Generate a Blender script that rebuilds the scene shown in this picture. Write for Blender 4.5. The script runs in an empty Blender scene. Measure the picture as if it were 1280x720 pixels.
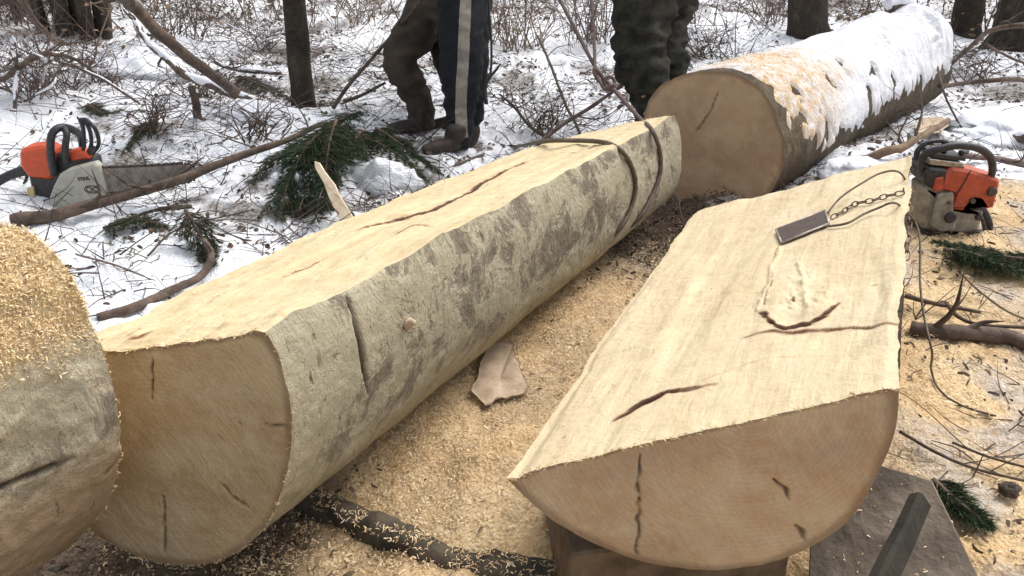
import bpy, math, random
import numpy as np
from mathutils import Vector, Matrix
from mathutils.bvhtree import BVHTree
import time; _T0 = time.time()
def tick(n): print('T', n, round(time.time() - _T0, 1))
random.seed(7); rng = np.random.default_rng(7)
scene = bpy.context.scene
col = scene.collection
R_ = math.radians

# ------------------------------------------------------------------ camera
PITCH = R_(26); FOC = 1050.0
CAM = np.array([0, 0, 1.25])
Fv = np.array([0, math.cos(PITCH), -math.sin(PITCH)]); Uv = np.array([0, math.sin(PITCH), math.cos(PITCH)]); Rv = np.array([1., 0, 0])
def ray(x, y): return Fv + (x - 640) / FOC * Rv - (y - 360) / FOC * Uv
def P(x, y, d): return CAM + d * ray(x, y)
cd = bpy.data.cameras.new('camera'); cam = bpy.data.objects.new('camera', cd); col.objects.link(cam)
cd.sensor_width = 36; cd.lens = 36 * FOC / 1280; cd.clip_start = .02; cd.clip_end = 400
cam.location = CAM; cam.rotation_euler = (math.pi / 2 - PITCH, 0, 0)
scene.camera = cam

# ------------------------------------------------------------------ numpy noise
def _hash(ix, iy, iz, seed):
    n = (ix.astype(np.int64) * 374761393 + iy.astype(np.int64) * 668265263 + iz.astype(np.int64) * 2147483647 + seed * 974711) & 0x7fffffff
    n = ((n ^ (n >> 13)) * 1274126177) & 0x7fffffff
    n = ((n ^ (n >> 16)) * 1911520717) & 0x7fffffff
    return ((n ^ (n >> 15)) & 0xffffff) / float(0xffffff)
def vn(p, scale=1., seed=0):
    q = np.asarray(p, float) * scale
    i = np.floor(q); f = q - i; f = f * f * (3 - 2 * f)
    r = 0
    for a in (0, 1):
        for b in (0, 1):
            for c in (0, 1):
                w = (f[..., 0] if a else 1 - f[..., 0]) * (f[..., 1] if b else 1 - f[..., 1]) * (f[..., 2] if c else 1 - f[..., 2])
                r = r + w * _hash(i[..., 0] + a, i[..., 1] + b, i[..., 2] + c, seed)
    return r * 2 - 1
def fbm(p, scale=1., octs=4, seed=0, gain=.5):
    s = 0; a = 1; t = 0
    for k in range(octs):
        s = s + a * vn(p, scale * 2.03 ** k, seed + k * 17); t += a; a *= gain
    return s / t
def xy3(x, y): return np.stack([x, y, np.zeros_like(x)], -1)
def sstep(a, b, x):
    t = np.clip((x - a) / (b - a), 0, 1); return t * t * (3 - 2 * t)

# ------------------------------------------------------------------ object helpers
def tag(o, label=None, cat=None, group=None, kind=None):
    if label: o['label'] = label
    if cat: o['category'] = cat
    if group: o['group'] = group
    if kind: o['kind'] = kind
    return o
def thing(name, label, cat, loc=(0, 0, 0), group=None, rot=None):
    o = bpy.data.objects.new(name, None); col.objects.link(o); o.location = loc; o.empty_display_size = .05
    if rot: o.rotation_euler = rot
    return tag(o, label, cat, group)
def mk(name, V, Fc, m, parent=None, smooth=True, attrs=None, world=True):
    """V (n,3) world coordinates, Fc: array (m,3|4) or list of lists"""
    V = np.asarray(V, float)
    if parent is not None and world:
        V = V - np.array(parent.location)
    me = bpy.data.meshes.new(name)
    if isinstance(Fc, np.ndarray):
        k = Fc.shape[1]
        me.vertices.add(len(V)); me.vertices.foreach_set('co', V.astype(np.float32).ravel())
        me.loops.add(Fc.size); me.loops.foreach_set('vertex_index', Fc.astype(np.int32).ravel())
        me.polygons.add(len(Fc)); me.polygons.foreach_set('loop_start', np.arange(0, Fc.size, k, dtype=np.int32))
        me.update(calc_edges=True)
    else:
        me.from_pydata([tuple(v) for v in V], [], [list(map(int, f)) for f in Fc]); me.update()
    me.validate()
    me.polygons.foreach_set('use_smooth', [smooth] * len(me.polygons))
    if attrs:
        for k, a in attrs.items():
            at = me.attributes.new(k, 'FLOAT', 'POINT'); at.data.foreach_set('value', np.asarray(a, np.float32))
    me.materials.append(m)
    o = bpy.data.objects.new(name, me); col.objects.link(o)
    if parent is not None: o.parent = parent
    return o
def gridfaces(nr, nc, closed=False):
    r = np.arange(nr - 1)[:, None]; c = np.arange(nc if closed else nc - 1)[None, :]
    c2 = (c + 1) % nc
    a = r * nc + c; b = r * nc + c2; d = (r + 1) * nc + c; e = (r + 1) * nc + c2
    return np.stack([a.ravel() if a.ndim == 1 else a.reshape(-1), b.reshape(-1), e.reshape(-1), d.reshape(-1)], 1)
def catmull(pts, n):
    pts = np.asarray(pts, float)
    if len(pts) < 3:
        t = np.linspace(0, 1, n)[:, None]; return pts[0] * (1 - t) + pts[-1] * t
    ext = np.vstack([2 * pts[0] - pts[1], pts, 2 * pts[-1] - pts[-2]])
    seg = np.linalg.norm(np.diff(pts[:, :3], axis=0), axis=1); cum = np.concatenate([[0], np.cumsum(seg)]); cum /= cum[-1]
    t = np.linspace(0, 1, n); i = np.minimum(np.searchsorted(cum, t, 'right') - 1, len(pts) - 2); u = ((t - cum[i]) / np.maximum(cum[i + 1] - cum[i], 1e-9))[:, None]
    p0, p1, p2, p3 = ext[i], ext[i + 1], ext[i + 2], ext[i + 3]
    return .5 * (2 * p1 + (p2 - p0) * u + (2 * p0 - 5 * p1 + 4 * p2 - p3) * u * u + (3 * p1 - p0 - 3 * p2 + p3) * u ** 3)
def tube_geo(pts, rad, sides=8, n=None, rough=0., seed=0, smooth=True, twist=0):
    pts = np.asarray(pts, float)
    rad = np.full(len(pts), rad) if np.isscalar(rad) else np.asarray(rad, float)
    if n is None: n = max(2, len(pts) * 4) if smooth else len(pts)
    q = catmull(np.hstack([pts, rad[:, None]]), n) if smooth else np.hstack([pts, rad[:, None]])
    c = q[:, :3]; r = np.maximum(q[:, 3], 1e-4)
    T = np.gradient(c, axis=0); T /= np.linalg.norm(T, axis=1)[:, None] + 1e-12
    up = np.array([0, 0, 1.]) if abs(T[0][2]) < .9 else np.array([1., 0, 0])
    A = np.zeros_like(c); a = np.cross(T[0], up); a /= np.linalg.norm(a)
    for i in range(n):
        a = a - T[i] * (a @ T[i]); a /= np.linalg.norm(a) + 1e-12; A[i] = a
    B = np.cross(T, A)
    th = np.linspace(0, 2 * math.pi, sides, endpoint=False)[None, :] + twist
    off = A[:, None, :] * np.cos(th)[..., None] + B[:, None, :] * np.sin(th)[..., None]
    rr = np.repeat(r[:, None], sides, 1)
    if rough:
        base = c[:, None, :] + off * rr[..., None]
        rr = rr * (1 + rough * fbm(base, 6 / max(r.max(), .01) * .15, 3, seed))
    V = (c[:, None, :] + off * rr[..., None]).reshape(-1, 3)
    Fq = gridfaces(n, sides, True)
    # end caps as fans to centre
    V = np.vstack([V, c[0], c[-1]]); i0 = n * sides; j = np.arange(sides); j2 = (j + 1) % sides
    cap0 = np.stack([np.full(sides, i0), j2, j, np.full(sides, i0)], 1)[:, :3]
    cap1 = np.stack([np.full(sides, i0 + 1), (n - 1) * sides + j, (n - 1) * sides + j2], 1)
    return V, [tuple(f) for f in Fq] + [tuple(f) for f in cap0] + [tuple(f) for f in cap1]
def join(parts):
    V = []; Fs = []; o = 0
    for v, f in parts:
        v = np.asarray(v); V.append(v); Fs += [tuple(int(i) + o for i in g) for g in f]; o += len(v)
    return np.vstack(V), Fs
def tube(name, pts, rad, m, parent=None, **k):
    v, f = tube_geo(pts, rad, **k); return mk(name, v, f, m, parent)
def prism_geo(poly, t0, t1, o=np.zeros(3), X=np.array([1., 0, 0]), Z=np.array([0, 0, 1.]), Y=np.array([0, 1., 0]), bev=0.004):
    """poly in X/Z plane extruded along Y between t0..t1 with bevelled rim"""
    poly = np.asarray(poly, float); c = poly.mean(0)
    nx = len(poly)
    # outward offset per vertex
    e = np.roll(poly, -1, 0) - poly; area = .5 * np.sum(poly[:, 0] * np.roll(poly[:, 1], -1) - np.roll(poly[:, 0], -1) * poly[:, 1])
    if area < 0: poly = poly[::-1]; e = np.roll(poly, -1, 0) - poly
    e /= np.linalg.norm(e, axis=1)[:, None] + 1e-9
    nrm = np.stack([e[:, 1], -e[:, 0]], 1); vn_ = nrm + np.roll(nrm, 1, 0); vn_ /= np.linalg.norm(vn_, axis=1)[:, None] + 1e-9
    ins = poly - vn_ * bev
    rings = [(ins, t0), (poly, t0 + bev), (poly, t1 - bev), (ins, t1)]
    V = np.vstack([o + p[:, :1] * X + p[:, 1:] * Z + t * Y for p, t in rings])
    Fs = []
    for r in range(3):
        for i in range(nx):
            j = (i + 1) % nx; Fs.append((r * nx + i, r * nx + j, (r + 1) * nx + j, (r + 1) * nx + i))
    Fs.append(tuple(range(nx))[::-1]); Fs.append(tuple(range(3 * nx, 4 * nx)))
    return V, Fs
def roundpoly(pts, k=3, r=.25):
    pts = np.asarray(pts, float); out = []
    n = len(pts)
    for i in range(n):
        a, b, c = pts[i - 1], pts[i], pts[(i + 1) % n]
        p = b + (a - b) * r; q = b + (c - b) * r
        for t in np.linspace(0, 1, k): out.append((1 - t) ** 2 * p + 2 * t * (1 - t) * b + t * t * q)
    return np.array(out)

# ------------------------------------------------------------------ material helper
class NB:
    def __init__(s, name):
        s.m = bpy.data.materials.new(name); s.m.use_nodes = True; s.nt = s.m.node_tree; s.nt.nodes.clear()
        s.out = s.nt.nodes.new('ShaderNodeOutputMaterial'); s.b = s.nt.nodes.new('ShaderNodeBsdfPrincipled')
        s.nt.links.new(s.b.outputs[0], s.out.inputs[0]); s.tc = None
    def set(s, node, key, v):
        i = node.inputs[key]
        if isinstance(v, bpy.types.NodeSocket): s.nt.links.new(v, i)
        elif isinstance(v, (tuple, list)) and len(v) == 3 and i.type == 'RGBA': i.default_value = (*v, 1)
        else: i.default_value = v
    def co(s, kind='Object', scale=None):
        if s.tc is None: s.tc = s.nt.nodes.new('ShaderNodeTexCoord')
        v = s.tc.outputs[kind]
        if scale:
            m = s.nt.nodes.new('ShaderNodeMapping'); s.nt.links.new(v, m.inputs[0]); m.inputs['Scale'].default_value = scale; v = m.outputs[0]
        return v
    def attr(s, name, vec=False):
        a = s.nt.nodes.new('ShaderNodeAttribute'); a.attribute_name = name; return a.outputs['Vector' if vec else 'Fac']
    def comb(s, x, y, z=0.):
        a = s.nt.nodes.new('ShaderNodeCombineXYZ')
        for k, v in zip('XYZ', (x, y, z)): s.set(a, k, v)
        return a.outputs[0]
    def noise(s, scale, detail=4, rough=.55, vec=None, dist=0.):
        a = s.nt.nodes.new('ShaderNodeTexNoise'); s.set(a, 'Vector', vec if vec is not None else s.co())
        a.inputs['Scale'].default_value = scale; a.inputs['Detail'].default_value = detail; a.inputs['Roughness'].default_value = rough; a.inputs['Distortion'].default_value = dist
        return a.outputs['Fac']
    def vor(s, scale, vec=None, out='Distance'):
        a = s.nt.nodes.new('ShaderNodeTexVoronoi'); s.set(a, 'Vector', vec if vec is not None else s.co()); a.inputs['Scale'].default_value = scale
        return a.outputs[out]
    def ramp(s, f, stops):
        a = s.nt.nodes.new('ShaderNodeValToRGB'); s.nt.links.new(f, a.inputs[0]); e = a.color_ramp.elements
        while len(e) > 1: e.remove(e[-1])
        for i, (p, c) in enumerate(stops):
            if isinstance(c, (int, float)): c = (c, c, c)
            if i == 0: e[0].position = p; e[0].color = (*c, 1)
            else: x = e.new(p); x.color = (*c, 1)
        return a.outputs[0]
    def mix(s, f, a, b, mode='MIX'):
        n = s.nt.nodes.new('ShaderNodeMix'); n.data_type = 'RGBA'; n.blend_type = mode
        for k, v in ((0, f), (6, a), (7, b)):
            i = n.inputs[k]
            if isinstance(v, bpy.types.NodeSocket): s.nt.links.new(v, i)
            elif isinstance(v, (tuple, list)): i.default_value = (*v, 1)
            else: i.default_value = v
        return n.outputs[2]
    def math(s, op, a, b=0., clamp=False):
        n = s.nt.nodes.new('ShaderNodeMath'); n.operation = op; n.use_clamp = clamp
        for k, v in ((0, a), (1, b)):
            if isinstance(v, bpy.types.NodeSocket): s.nt.links.new(v, n.inputs[k])
            else: n.inputs[k].default_value = v
        return n.outputs[0]
    def fin(s, colr, rough=.8, bump=None, dist=.01, strength=1., spec=.3, metal=0.):
        s.set(s.b, 'Base Color', colr); s.set(s.b, 'Roughness', rough); s.b.inputs['Specular IOR Level'].default_value = spec; s.b.inputs['Metallic'].default_value = metal
        if bump is not None:
            n = s.nt.nodes.new('ShaderNodeBump'); s.nt.links.new(bump, n.inputs['Height']); n.inputs['Distance'].default_value = dist; n.inputs['Strength'].default_value = strength
            s.nt.links.new(n.outputs[0], s.b.inputs['Normal'])
        return s.m
M = {}
def simple(name, c1, c2=None, scale=30, rough=.7, bumpd=.002, metal=0., spec=.3, vec=None):
    b = NB(name); c2 = c2 or tuple(x * .6 for x in c1)
    n = b.noise(scale, 5, .6)
    M[name] = b.fin(b.mix(b.ramp(n, [(.35, 0), (.65, 1)]), c1, c2), rough, b.noise(scale * 3, 4), bumpd, 1, spec, metal)
    return M[name]

# --- ground: sawdust mask, and litter mask that also paints shade under the near left logs
b = NB('ground')
saw = b.attr('saw'); litter_shade = b.attr('lit')
sawc = b.mix(b.ramp(b.noise(70, 5, .7), [(.35, 0), (.6, 1)]), (.54, .375, .205), (.78, .60, .365))
sawc = b.mix(b.ramp(b.noise(6, 4), [(.45, 0), (.75, 1)]), sawc, (.62, .42, .215))
sawc = b.mix(b.ramp(b.noise(160, 3, .7), [(.30, 1), (.4, 0)]), sawc, (.12, .08, .05))
snow = b.mix(b.ramp(b.noise(25, 5, .7), [(.4, 0), (.75, 1)]), (.90, .915, .94), (.80, .82, .86))
litter_shade_c = b.mix(b.ramp(b.noise(90, 5, .75), [(.38, 0), (.62, 1)]), (.045, .032, .025), (.20, .15, .105))
litter_shade_c = b.mix(b.ramp(b.noise(22, 4, .7), [(.60, 0), (.68, 1)]), litter_shade_c, (.06, .07, .045))
c = b.mix(b.math('MINIMUM', 1., b.math('MULTIPLY', litter_shade, b.math('ADD', b.math('MULTIPLY', b.noise(45, 5, .75), 2.4), -.42)), True), snow, litter_shade_c)
c = b.mix(saw, c, sawc)
bh = b.math('ADD', b.noise(40, 6, .7), b.math('MULTIPLY', b.vor(120), .4))
M['ground'] = b.fin(c, .9, bh, .012, 1., .15)
# --- snow
b = NB('snow')
M['snow'] = b.fin(b.mix(b.ramp(b.noise(30, 5, .7), [(.4, 0), (.8, 1)]), (.88, .89, .92), (.72, .74, .80)), .7, b.noise(60, 5, .7), .006, 1, .25)
# snow cover on the big log: dirty streaks, transparent-free
b = NB('log_snow')
u = b.comb(b.math('MULTIPLY', b.attr('su'), 12.), b.math('MULTIPLY', b.attr('sv'), 5.), 0.)
st = b.noise(1.2, 4, .6, u)
c = b.mix(b.ramp(st, [(.50, 0), (.74, 1)]), (.88, .89, .92), (.60, .585, .60))
c = b.mix(b.math('MULTIPLY', b.attr('dust'), b.ramp(b.noise(26, 5, .7), [(.36, .1), (.62, .95)])), c, (.68, .44, .19))
M['log_snow'] = b.fin(c, .8, b.math('ADD', st, b.noise(70, 5, .7)), .014, 1, .2)
# --- sawn faces (long grain): attrs su (along) sv (across) crack
def sawn(name, c1, c2, stain):
    b = NB(name)
    su = b.attr('su'); sv = b.attr('sv'); ck = b.attr('crack'); rs = b.attr('resin')
    fine = b.noise(1., 6, .65, b.comb(b.math('MULTIPLY', su, 9.), b.math('MULTIPLY', sv, 85.)), .5)
    broad = b.noise(1., 4, .6, b.comb(b.math('MULTIPLY', su, 2.2), b.math('MULTIPLY', sv, 14.)))
    cross = b.noise(1., 5, .7, b.comb(b.math('MULTIPLY', b.math('ADD', su, b.math('MULTIPLY', sv, .8)), 17.), b.math('MULTIPLY', b.math('SUBTRACT', sv, b.math('MULTIPLY', su, .3)), 11.)), .8)
    blot = b.noise(9, 5, .65)
    c = b.mix(b.ramp(broad, [(.35, 0), (.65, 1)]), c1, c2)
    c = b.mix(b.math('MULTIPLY', b.ramp(fine, [(.36, 1), (.50, 0)]), .26), c, tuple(x * .68 for x in c2))
    c = b.mix(b.math('MULTIPLY', b.ramp(cross, [(.52, 0), (.70, 1)]), .35), c, tuple(x * .78 for x in c2))
    c = b.mix(b.math('MULTIPLY', b.ramp(blot, [(.5, 0), (.72, 1)]), .45), c, stain)
    c = b.mix(b.math('MULTIPLY', b.ramp(b.noise(130, 3, .7), [(.66, 0), (.72, 1)]), .5), c, (.75, .6, .4))
    c = b.mix(b.math('MULTIPLY', b.ramp(b.noise(38, 4, .8, b.co('Object', (1, 1, 1))), [(.69, 0), (.74, 1)]), .6), c, (.20, .13, .08))
    tear = b.noise(1., 5, .75, b.comb(b.math('MULTIPLY', su, 14.), b.math('MULTIPLY', sv, 70.), 4.))
    c = b.mix(b.math('MULTIPLY', b.ramp(tear, [(.655, 0), (.70, 1)]), .55), c, (.33, .22, .12))
    c = b.mix(b.math('MULTIPLY', b.ramp(tear, [(.30, 1), (.36, 0)]), .5), c, (.78, .69, .53))
    c = b.mix(rs, c, (.24, .085, .03)); c = b.mix(b.math('MULTIPLY', b.math('POWER', ck, .6), b.ramp(b.noise(70, 4, .8), [(.3, 1), (.7, .88)])), c, (.06, .022, .010))  # resin stain, then crack interior darkened to paint in the groove's shade
    h = b.math('ADD', b.math('MULTIPLY', fine, .35), b.math('ADD', b.math('MULTIPLY', cross, .7), b.math('MULTIPLY', b.noise(60, 5, .7), .5)))
    h = b.math('ADD', h, b.math('MULTIPLY', tear, .6))
    M[name] = b.fin(c, .75, h, .0045, 1, .25)
sawn('sawn_wood', (.66, .555, .355), (.58, .455, .265), (.54, .39, .21))
sawn('sawn_wood_pink', (.65, .545, .36), (.58, .465, .29), (.50, .38, .235))
# --- end grain: attrs su,sv local coords (m)
def endg(name, c1, c2, c3):
    b = NB(name); su = b.attr('su'); sv = b.attr('sv'); ck = b.attr('crack'); rim = b.attr('rim')
    v = b.comb(su, sv)
    r = b.math('SQRT', b.math('ADD', b.math('MULTIPLY', su, su), b.math('MULTIPLY', sv, sv)))
    wob = b.noise(5, 3, .5, v)
    ringv = b.math('SINE', b.math('MULTIPLY', b.math('ADD', r, b.math('MULTIPLY', wob, .04)), 700.))
    rings = b.math('MULTIPLY', b.math('ADD', ringv, 1.), .5)
    streak = b.noise(1., 5, .65, b.comb(b.math('MULTIPLY', b.math('ADD', su, b.math('MULTIPLY', sv, .55)), 42.), b.math('MULTIPLY', sv, 6.)), 1.2)
    blot = b.noise(6, 4, .6, v); blot2 = b.noise(14, 5, .7, b.comb(su, sv, 3.))
    c = b.mix(b.ramp(blot, [(.38, 0), (.64, 1)]), c1, c2)
    c = b.mix(b.math('MULTIPLY', b.ramp(blot2, [(.42, 0), (.64, 1)]), .9), c, c3)
    c = b.mix(b.math('MULTIPLY', b.ramp(b.noise(3.2, 5, .65, b.comb(su, sv, 7.), .6), [(.46, 0), (.60, 1)]), .5), c, tuple(x * .74 for x in c2))
    c = b.mix(b.math('MULTIPLY', b.math('MULTIPLY', rings, b.noise(9, 3, .6, v)), .20), c, tuple(x * .5 for x in c2))
    c = b.mix(b.math('MULTIPLY', b.ramp(streak, [(.5, 0), (.75, 1)]), .16), c, tuple(min(1, x * 1.45) for x in c1))
    c = b.mix(b.math('MULTIPLY', b.ramp(b.noise(120, 4, .8, v), [(.60, 0), (.68, 1)]), .45), c, tuple(x * .45 for x in c2))
    c = b.mix(b.math('MULTIPLY', rim, .75), c, (.17, .11, .065)); c = b.mix(b.math('MULTIPLY', ck, .85), c, (.07, .04, .022))
    h = b.math('ADD', b.math('MULTIPLY', streak, .8), b.noise(90, 5, .7, v))
    M[name] = b.fin(c, .85, h, .004, 1, .15)
endg('end_tan', (.55, .425, .26), (.47, .335, .19), (.61, .51, .345))
endg('end_red', (.55, .42, .275), (.50, .33, .205), (.58, .485, .345))
endg('end_far', (.50, .355, .225), (.43, .29, .18), (.50, .395, .26))
# --- bark. attrs su along(m), sv around(m), pale 0..1 underside etc
def bark(name, pale, pale2, dark, moss, thr=(.47, .56), low=(.33, .24, .15), small=(.33, .38), fl=.2):
    b = NB(name); su = b.attr('su'); sv = b.attr('sv'); lw = b.attr('low')
    vA = b.comb(b.math('MULTIPLY', su, 9.), b.math('MULTIPLY', sv, 6.5))
    patch = b.noise(1., 6, .72, vA, .6)
    big = b.noise(1., 3, .5, b.comb(b.math('MULTIPLY', su, 3.), b.math('MULTIPLY', sv, 3.), 5.))
    fine = b.noise(75, 5, .75)
    crk = b.noise(1., 5, .7, b.comb(b.math('MULTIPLY', su, 60.), b.math('MULTIPLY', sv, 14.), 9.))
    c = b.mix(b.ramp(b.noise(18, 5, .7), [(.35, 0), (.65, 1)]), pale, pale2)
    c = b.mix(b.math('MULTIPLY', b.ramp(b.noise(12, 4, .6), [(.5, 0), (.7, 1)]), .55), c, moss)
    pf = b.ramp(b.math('ADD', b.math('MULTIPLY', patch, .62), b.math('ADD', b.math('MULTIPLY', big, .26), b.math('MULTIPLY', fine, fl))), [(thr[0], 0), (thr[1], 1)])
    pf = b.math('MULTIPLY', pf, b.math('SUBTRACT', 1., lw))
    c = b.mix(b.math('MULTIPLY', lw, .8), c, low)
    c = b.mix(b.math('MULTIPLY', pf, .84), c, b.mix(b.ramp(fine, [(.4, 0), (.6, 1)]), dark, tuple(x * 2.2 for x in dark)))
    c = b.mix(b.math('MULTIPLY', b.ramp(crk, [(small[0], 1), (small[1], 0)]), .8), c, tuple(x * .7 for x in dark))
    c = b.mix(b.math('MULTIPLY', b.ramp(b.noise(150, 3, .7), [(.68, 0), (.72, 1)]), .4), c, (.7, .62, .45))
    c = b.mix(b.math('MULTIPLY', b.attr('dust'), b.ramp(b.noise(40, 4, .7), [(.3, .3), (.5, 1)])), c, b.mix(b.noise(120, 3, .7), (.50, .37, .19), (.80, .65, .42)))
    c = b.mix(b.attr('crack'), c, (.035, .025, .018))
    h = b.math('ADD', b.math('MULTIPLY', fine, .9), b.math('SUBTRACT', b.math('MULTIPLY', crk, .7), b.math('MULTIPLY', pf, .25)))
    M[name] = b.fin(c, .9, h, .015, 1, .15)
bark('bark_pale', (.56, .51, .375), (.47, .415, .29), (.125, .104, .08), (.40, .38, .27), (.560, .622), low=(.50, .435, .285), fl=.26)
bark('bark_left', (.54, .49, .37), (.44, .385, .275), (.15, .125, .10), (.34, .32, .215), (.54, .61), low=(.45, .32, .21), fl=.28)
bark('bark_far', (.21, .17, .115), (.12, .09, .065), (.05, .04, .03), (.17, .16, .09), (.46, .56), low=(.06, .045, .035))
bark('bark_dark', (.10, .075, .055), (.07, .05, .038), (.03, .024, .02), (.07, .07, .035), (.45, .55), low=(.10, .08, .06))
bark('trunk_bark', (.105, .085, .06), (.06, .048, .036), (.025, .02, .017), (.075, .08, .04), (.46, .56), low=(.05, .06, .03))
simple('twig', (.055, .038, .030), (.13, .095, .07), 20, .85)
simple('twig_purple', (.10, .062, .055), (.20, .15, .13), 16, .8)
simple('twig_tan', (.24, .17, .11), (.13, .085, .055), 14, .85)
simple('branch_bark', (.16, .115, .085), (.07, .05, .04), 22, .85, .004)
simple('mossy_wood', (.10, .082, .055), (.035, .030, .022), 18, .9, .006)
simple('leaf', (.16, .09, .05), (.07, .045, .032), 12, .8)
simple('leaf_far', (.24, .16, .105), (.12, .085, .06), 9, .8)
simple('grass_green', (.06, .09, .045), (.12, .13, .07), 10, .8)
simple('needles', (.022, .045, .022), (.055, .08, .035), 14, .6)
simple('navy_cloth', (.005, .0055, .009), (.009, .010, .014), 40, .8, .003)
simple('stripe_cloth', (.27, .24, .20), (.18, .155, .125), 35, .85, .003)
simple('brown_cloth', (.062, .047, .034), (.03, .025, .019), 10, .9, .004)
simple('camo_cloth', (.050, .046, .032), (.012, .012, .010), 16, .9, .005)
simple('black_rubber', (.018, .018, .020), (.03, .028, .028), 40, .55)
simple('boot', (.055, .04, .032), (.03, .022, .018), 30, .6)
simple('skin', (.5, .3, .21), (.42, .24, .17), 30, .55, .0005)
simple('hair', (.04, .028, .02), (.02, .015, .01), 60, .7)
simple('orange_plastic', (.62, .085, .022), (.50, .065, .018), 45, .42, .0008, spec=.5)
simple('orange_dirty', (.52, .085, .035), (.30, .06, .03), 45, .5, .0012, spec=.4)
simple('black_plastic', (.016, .016, .019), (.035, .033, .035), 60, .45, .0008, spec=.5)
simple('dark_metal', (.06, .05, .045), (.12, .09, .07), 50, .5, .001, .3)
simple('bar_steel', (.36, .32, .28), (.20, .17, .14), 35, .45, .001, .35)
simple('grey_plastic', (.50, .49, .41), (.40, .39, .32), 25, .5, .0006, spec=.4)
simple('grey_dirty', (.33, .31, .25), (.18, .155, .115), 32, .6, .0015)
simple('steel_bright', (.42, .38, .33), (.22, .18, .15), 60, .4, .001, .6)
simple('chain_metal', (.20, .13, .10), (.10, .07, .055), 90, .5, .0006, .5)
simple('cable', (.17, .135, .09), (.085, .065, .045), 90, .7, .002)
simple('cable_dark', (.085, .055, .047), (.16, .11, .09), 60, .7, .002)
simple('plate_rust', (.10, .07, .058), (.065, .047, .04), 30, .6, .001, .2)
simple('split_wood', (.80, .68, .50), (.62, .48, .32), 30, .8, .003)
simple('peeled_bark', (.56, .44, .32), (.42, .31, .21), 22, .8, .003)
simple('grey_board', (.23, .185, .14), (.10, .08, .06), 9, .85, .010)
simple('brown_block', (.19, .135, .085), (.09, .062, .04), 16, .85, .004)
simple('black_post', (.010, .009, .006), (.028, .023, .015), 14, .85, .004)
simple('label_yellow', (.55, .48, .22), (.5, .42, .2), 30, .6)
def rndmat(name, stops, rough=.8):
    b = NB(name); M[name] = b.fin(b.ramp(b.attr('rnd'), stops), rough, None, 0, 1, .2)
rndmat('shavings', [(0, (.42, .26, .12)), (.3, (.64, .46, .25)), (.7, (.78, .60, .37)), (1, (.85, .73, .53))])
rndmat('shavings_orange', [(0, (.46, .30, .13)), (.35, (.70, .52, .28)), (1, (.85, .70, .46))])
rndmat('needles_mix', [(0, (.016, .034, .018)), (.5, (.035, .07, .03)), (.9, (.07, .11, .05)), (1, (.11, .10, .05))], .6)
rndmat('litter_leaves', [(0, (.035, .024, .02)), (.4, (.085, .055, .04)), (.75, (.15, .095, .065)), (1, (.06, .075, .04))])
rndmat('litter_twigs', [(0, (.035, .028, .025)), (.6, (.09, .065, .055)), (1, (.19, .14, .11))])
rndmat('brush_stems', [(0, (.06, .045, .04)), (.5, (.15, .10, .075)), (1, (.27, .19, .12))])

# ------------------------------------------------------------------ terrain height
def height(x, y):
    x = np.asarray(x, float); y = np.asarray(y, float); p = xy3(x, y)
    h = .11 * sstep(.55, .95, x) * sstep(.3, 1.2, y) * (1 - sstep(3.2, 4.6, y))
    h = h - .07 * (1 - sstep(-.5, -.1, x + .12 * (y - 1.2))) * (1 - sstep(1.5, 2.4, y))
    # heap of sawdust between the logs
    h = h + .05 * np.exp(-(((x - .05 - .35 * (y - 1.6)) / .22) ** 2)) * (1 - sstep(2.2, 3.0, y)) * sstep(1.2, 1.7, y)
    sn = snowmask(x, y) * (1 - .9 * np.exp(-(((x - .75) / .55) ** 2 + ((y - 3.25) / .5) ** 2)))
    h = h - .03 * np.exp(-(((x - .75) / .5) ** 2 + ((y - 3.25) / .4) ** 2))
    h = h + sn * .03 * (.5 - np.abs(fbm(p, 3.2, 4, 133))) * 2
    h = h + sn * (.085 * fbm(p, 1.1, 3, 3) + .035 * fbm(p, 5, 3, 5)) + .012 * fbm(p, 11, 4, 9)
    h = h + (1 - sn) * .022 * fbm(p, 4.5, 3, 201)
    h = h + sn * .05 * np.clip(fbm(p, 2.4, 3, 31), 0, 1)
    h = h + .25 * sstep(9, 30, y) * (1 + fbm(p, .1, 2, 8)) + .3 * sstep(8, 30, abs(x)) * (1 + fbm(p, .1, 2, 28))
    return h
def snowmask(x, y):
    # 0 in the sawdust working area between / right of the logs, 1 elsewhere
    x = np.asarray(x, float); y = np.asarray(y, float)
    lineA = x - (-.62 + .47 / .88 * (y - 1.2))           # >0 right of log A axis
    n = fbm(xy3(x, y), 2.6, 4, 77) * .35
    right = sstep(-.42, -.22, lineA + n * .3)
    back = 1 - sstep(2.95, 3.35, y + n * .8 - .1 * (x > .8))
    near = 1 - sstep(.95, 1.25, y + 0 * x)
    return 1 - np.clip(np.maximum(right * back, near), 0, 1)
def h1(x, y): return float(height(np.array([x]), np.array([y]))[0])
def gp(px, py, lift=0.):
    r = ray(px, py); d = .6 * 1.012 ** np.arange(360); q = CAM + d[:, None] * r
    b_ = q[:, 2] - height(q[:, 0], q[:, 1]) - lift < 0; k = int(np.argmax(b_)) if b_.any() else 359
    d2 = np.linspace(d[max(k - 1, 0)], d[k], 12); q = CAM + d2[:, None] * r; e = q[:, 2] - height(q[:, 0], q[:, 1]) - lift
    k = int(np.argmax(e < 0)) if (e < 0).any() else 11; return q[k]
def nonuni(lo, flo, fhi, hi, fine, growth=1.12):
    c_ = list(np.arange(flo, fhi + 1e-6, fine)); s = fine
    while c_[-1] < hi: s *= growth; c_.append(c_[-1] + s)
    s = fine
    while c_[0] > lo: s *= growth; c_.insert(0, c_[0] - s)
    return np.array(c_)
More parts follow.
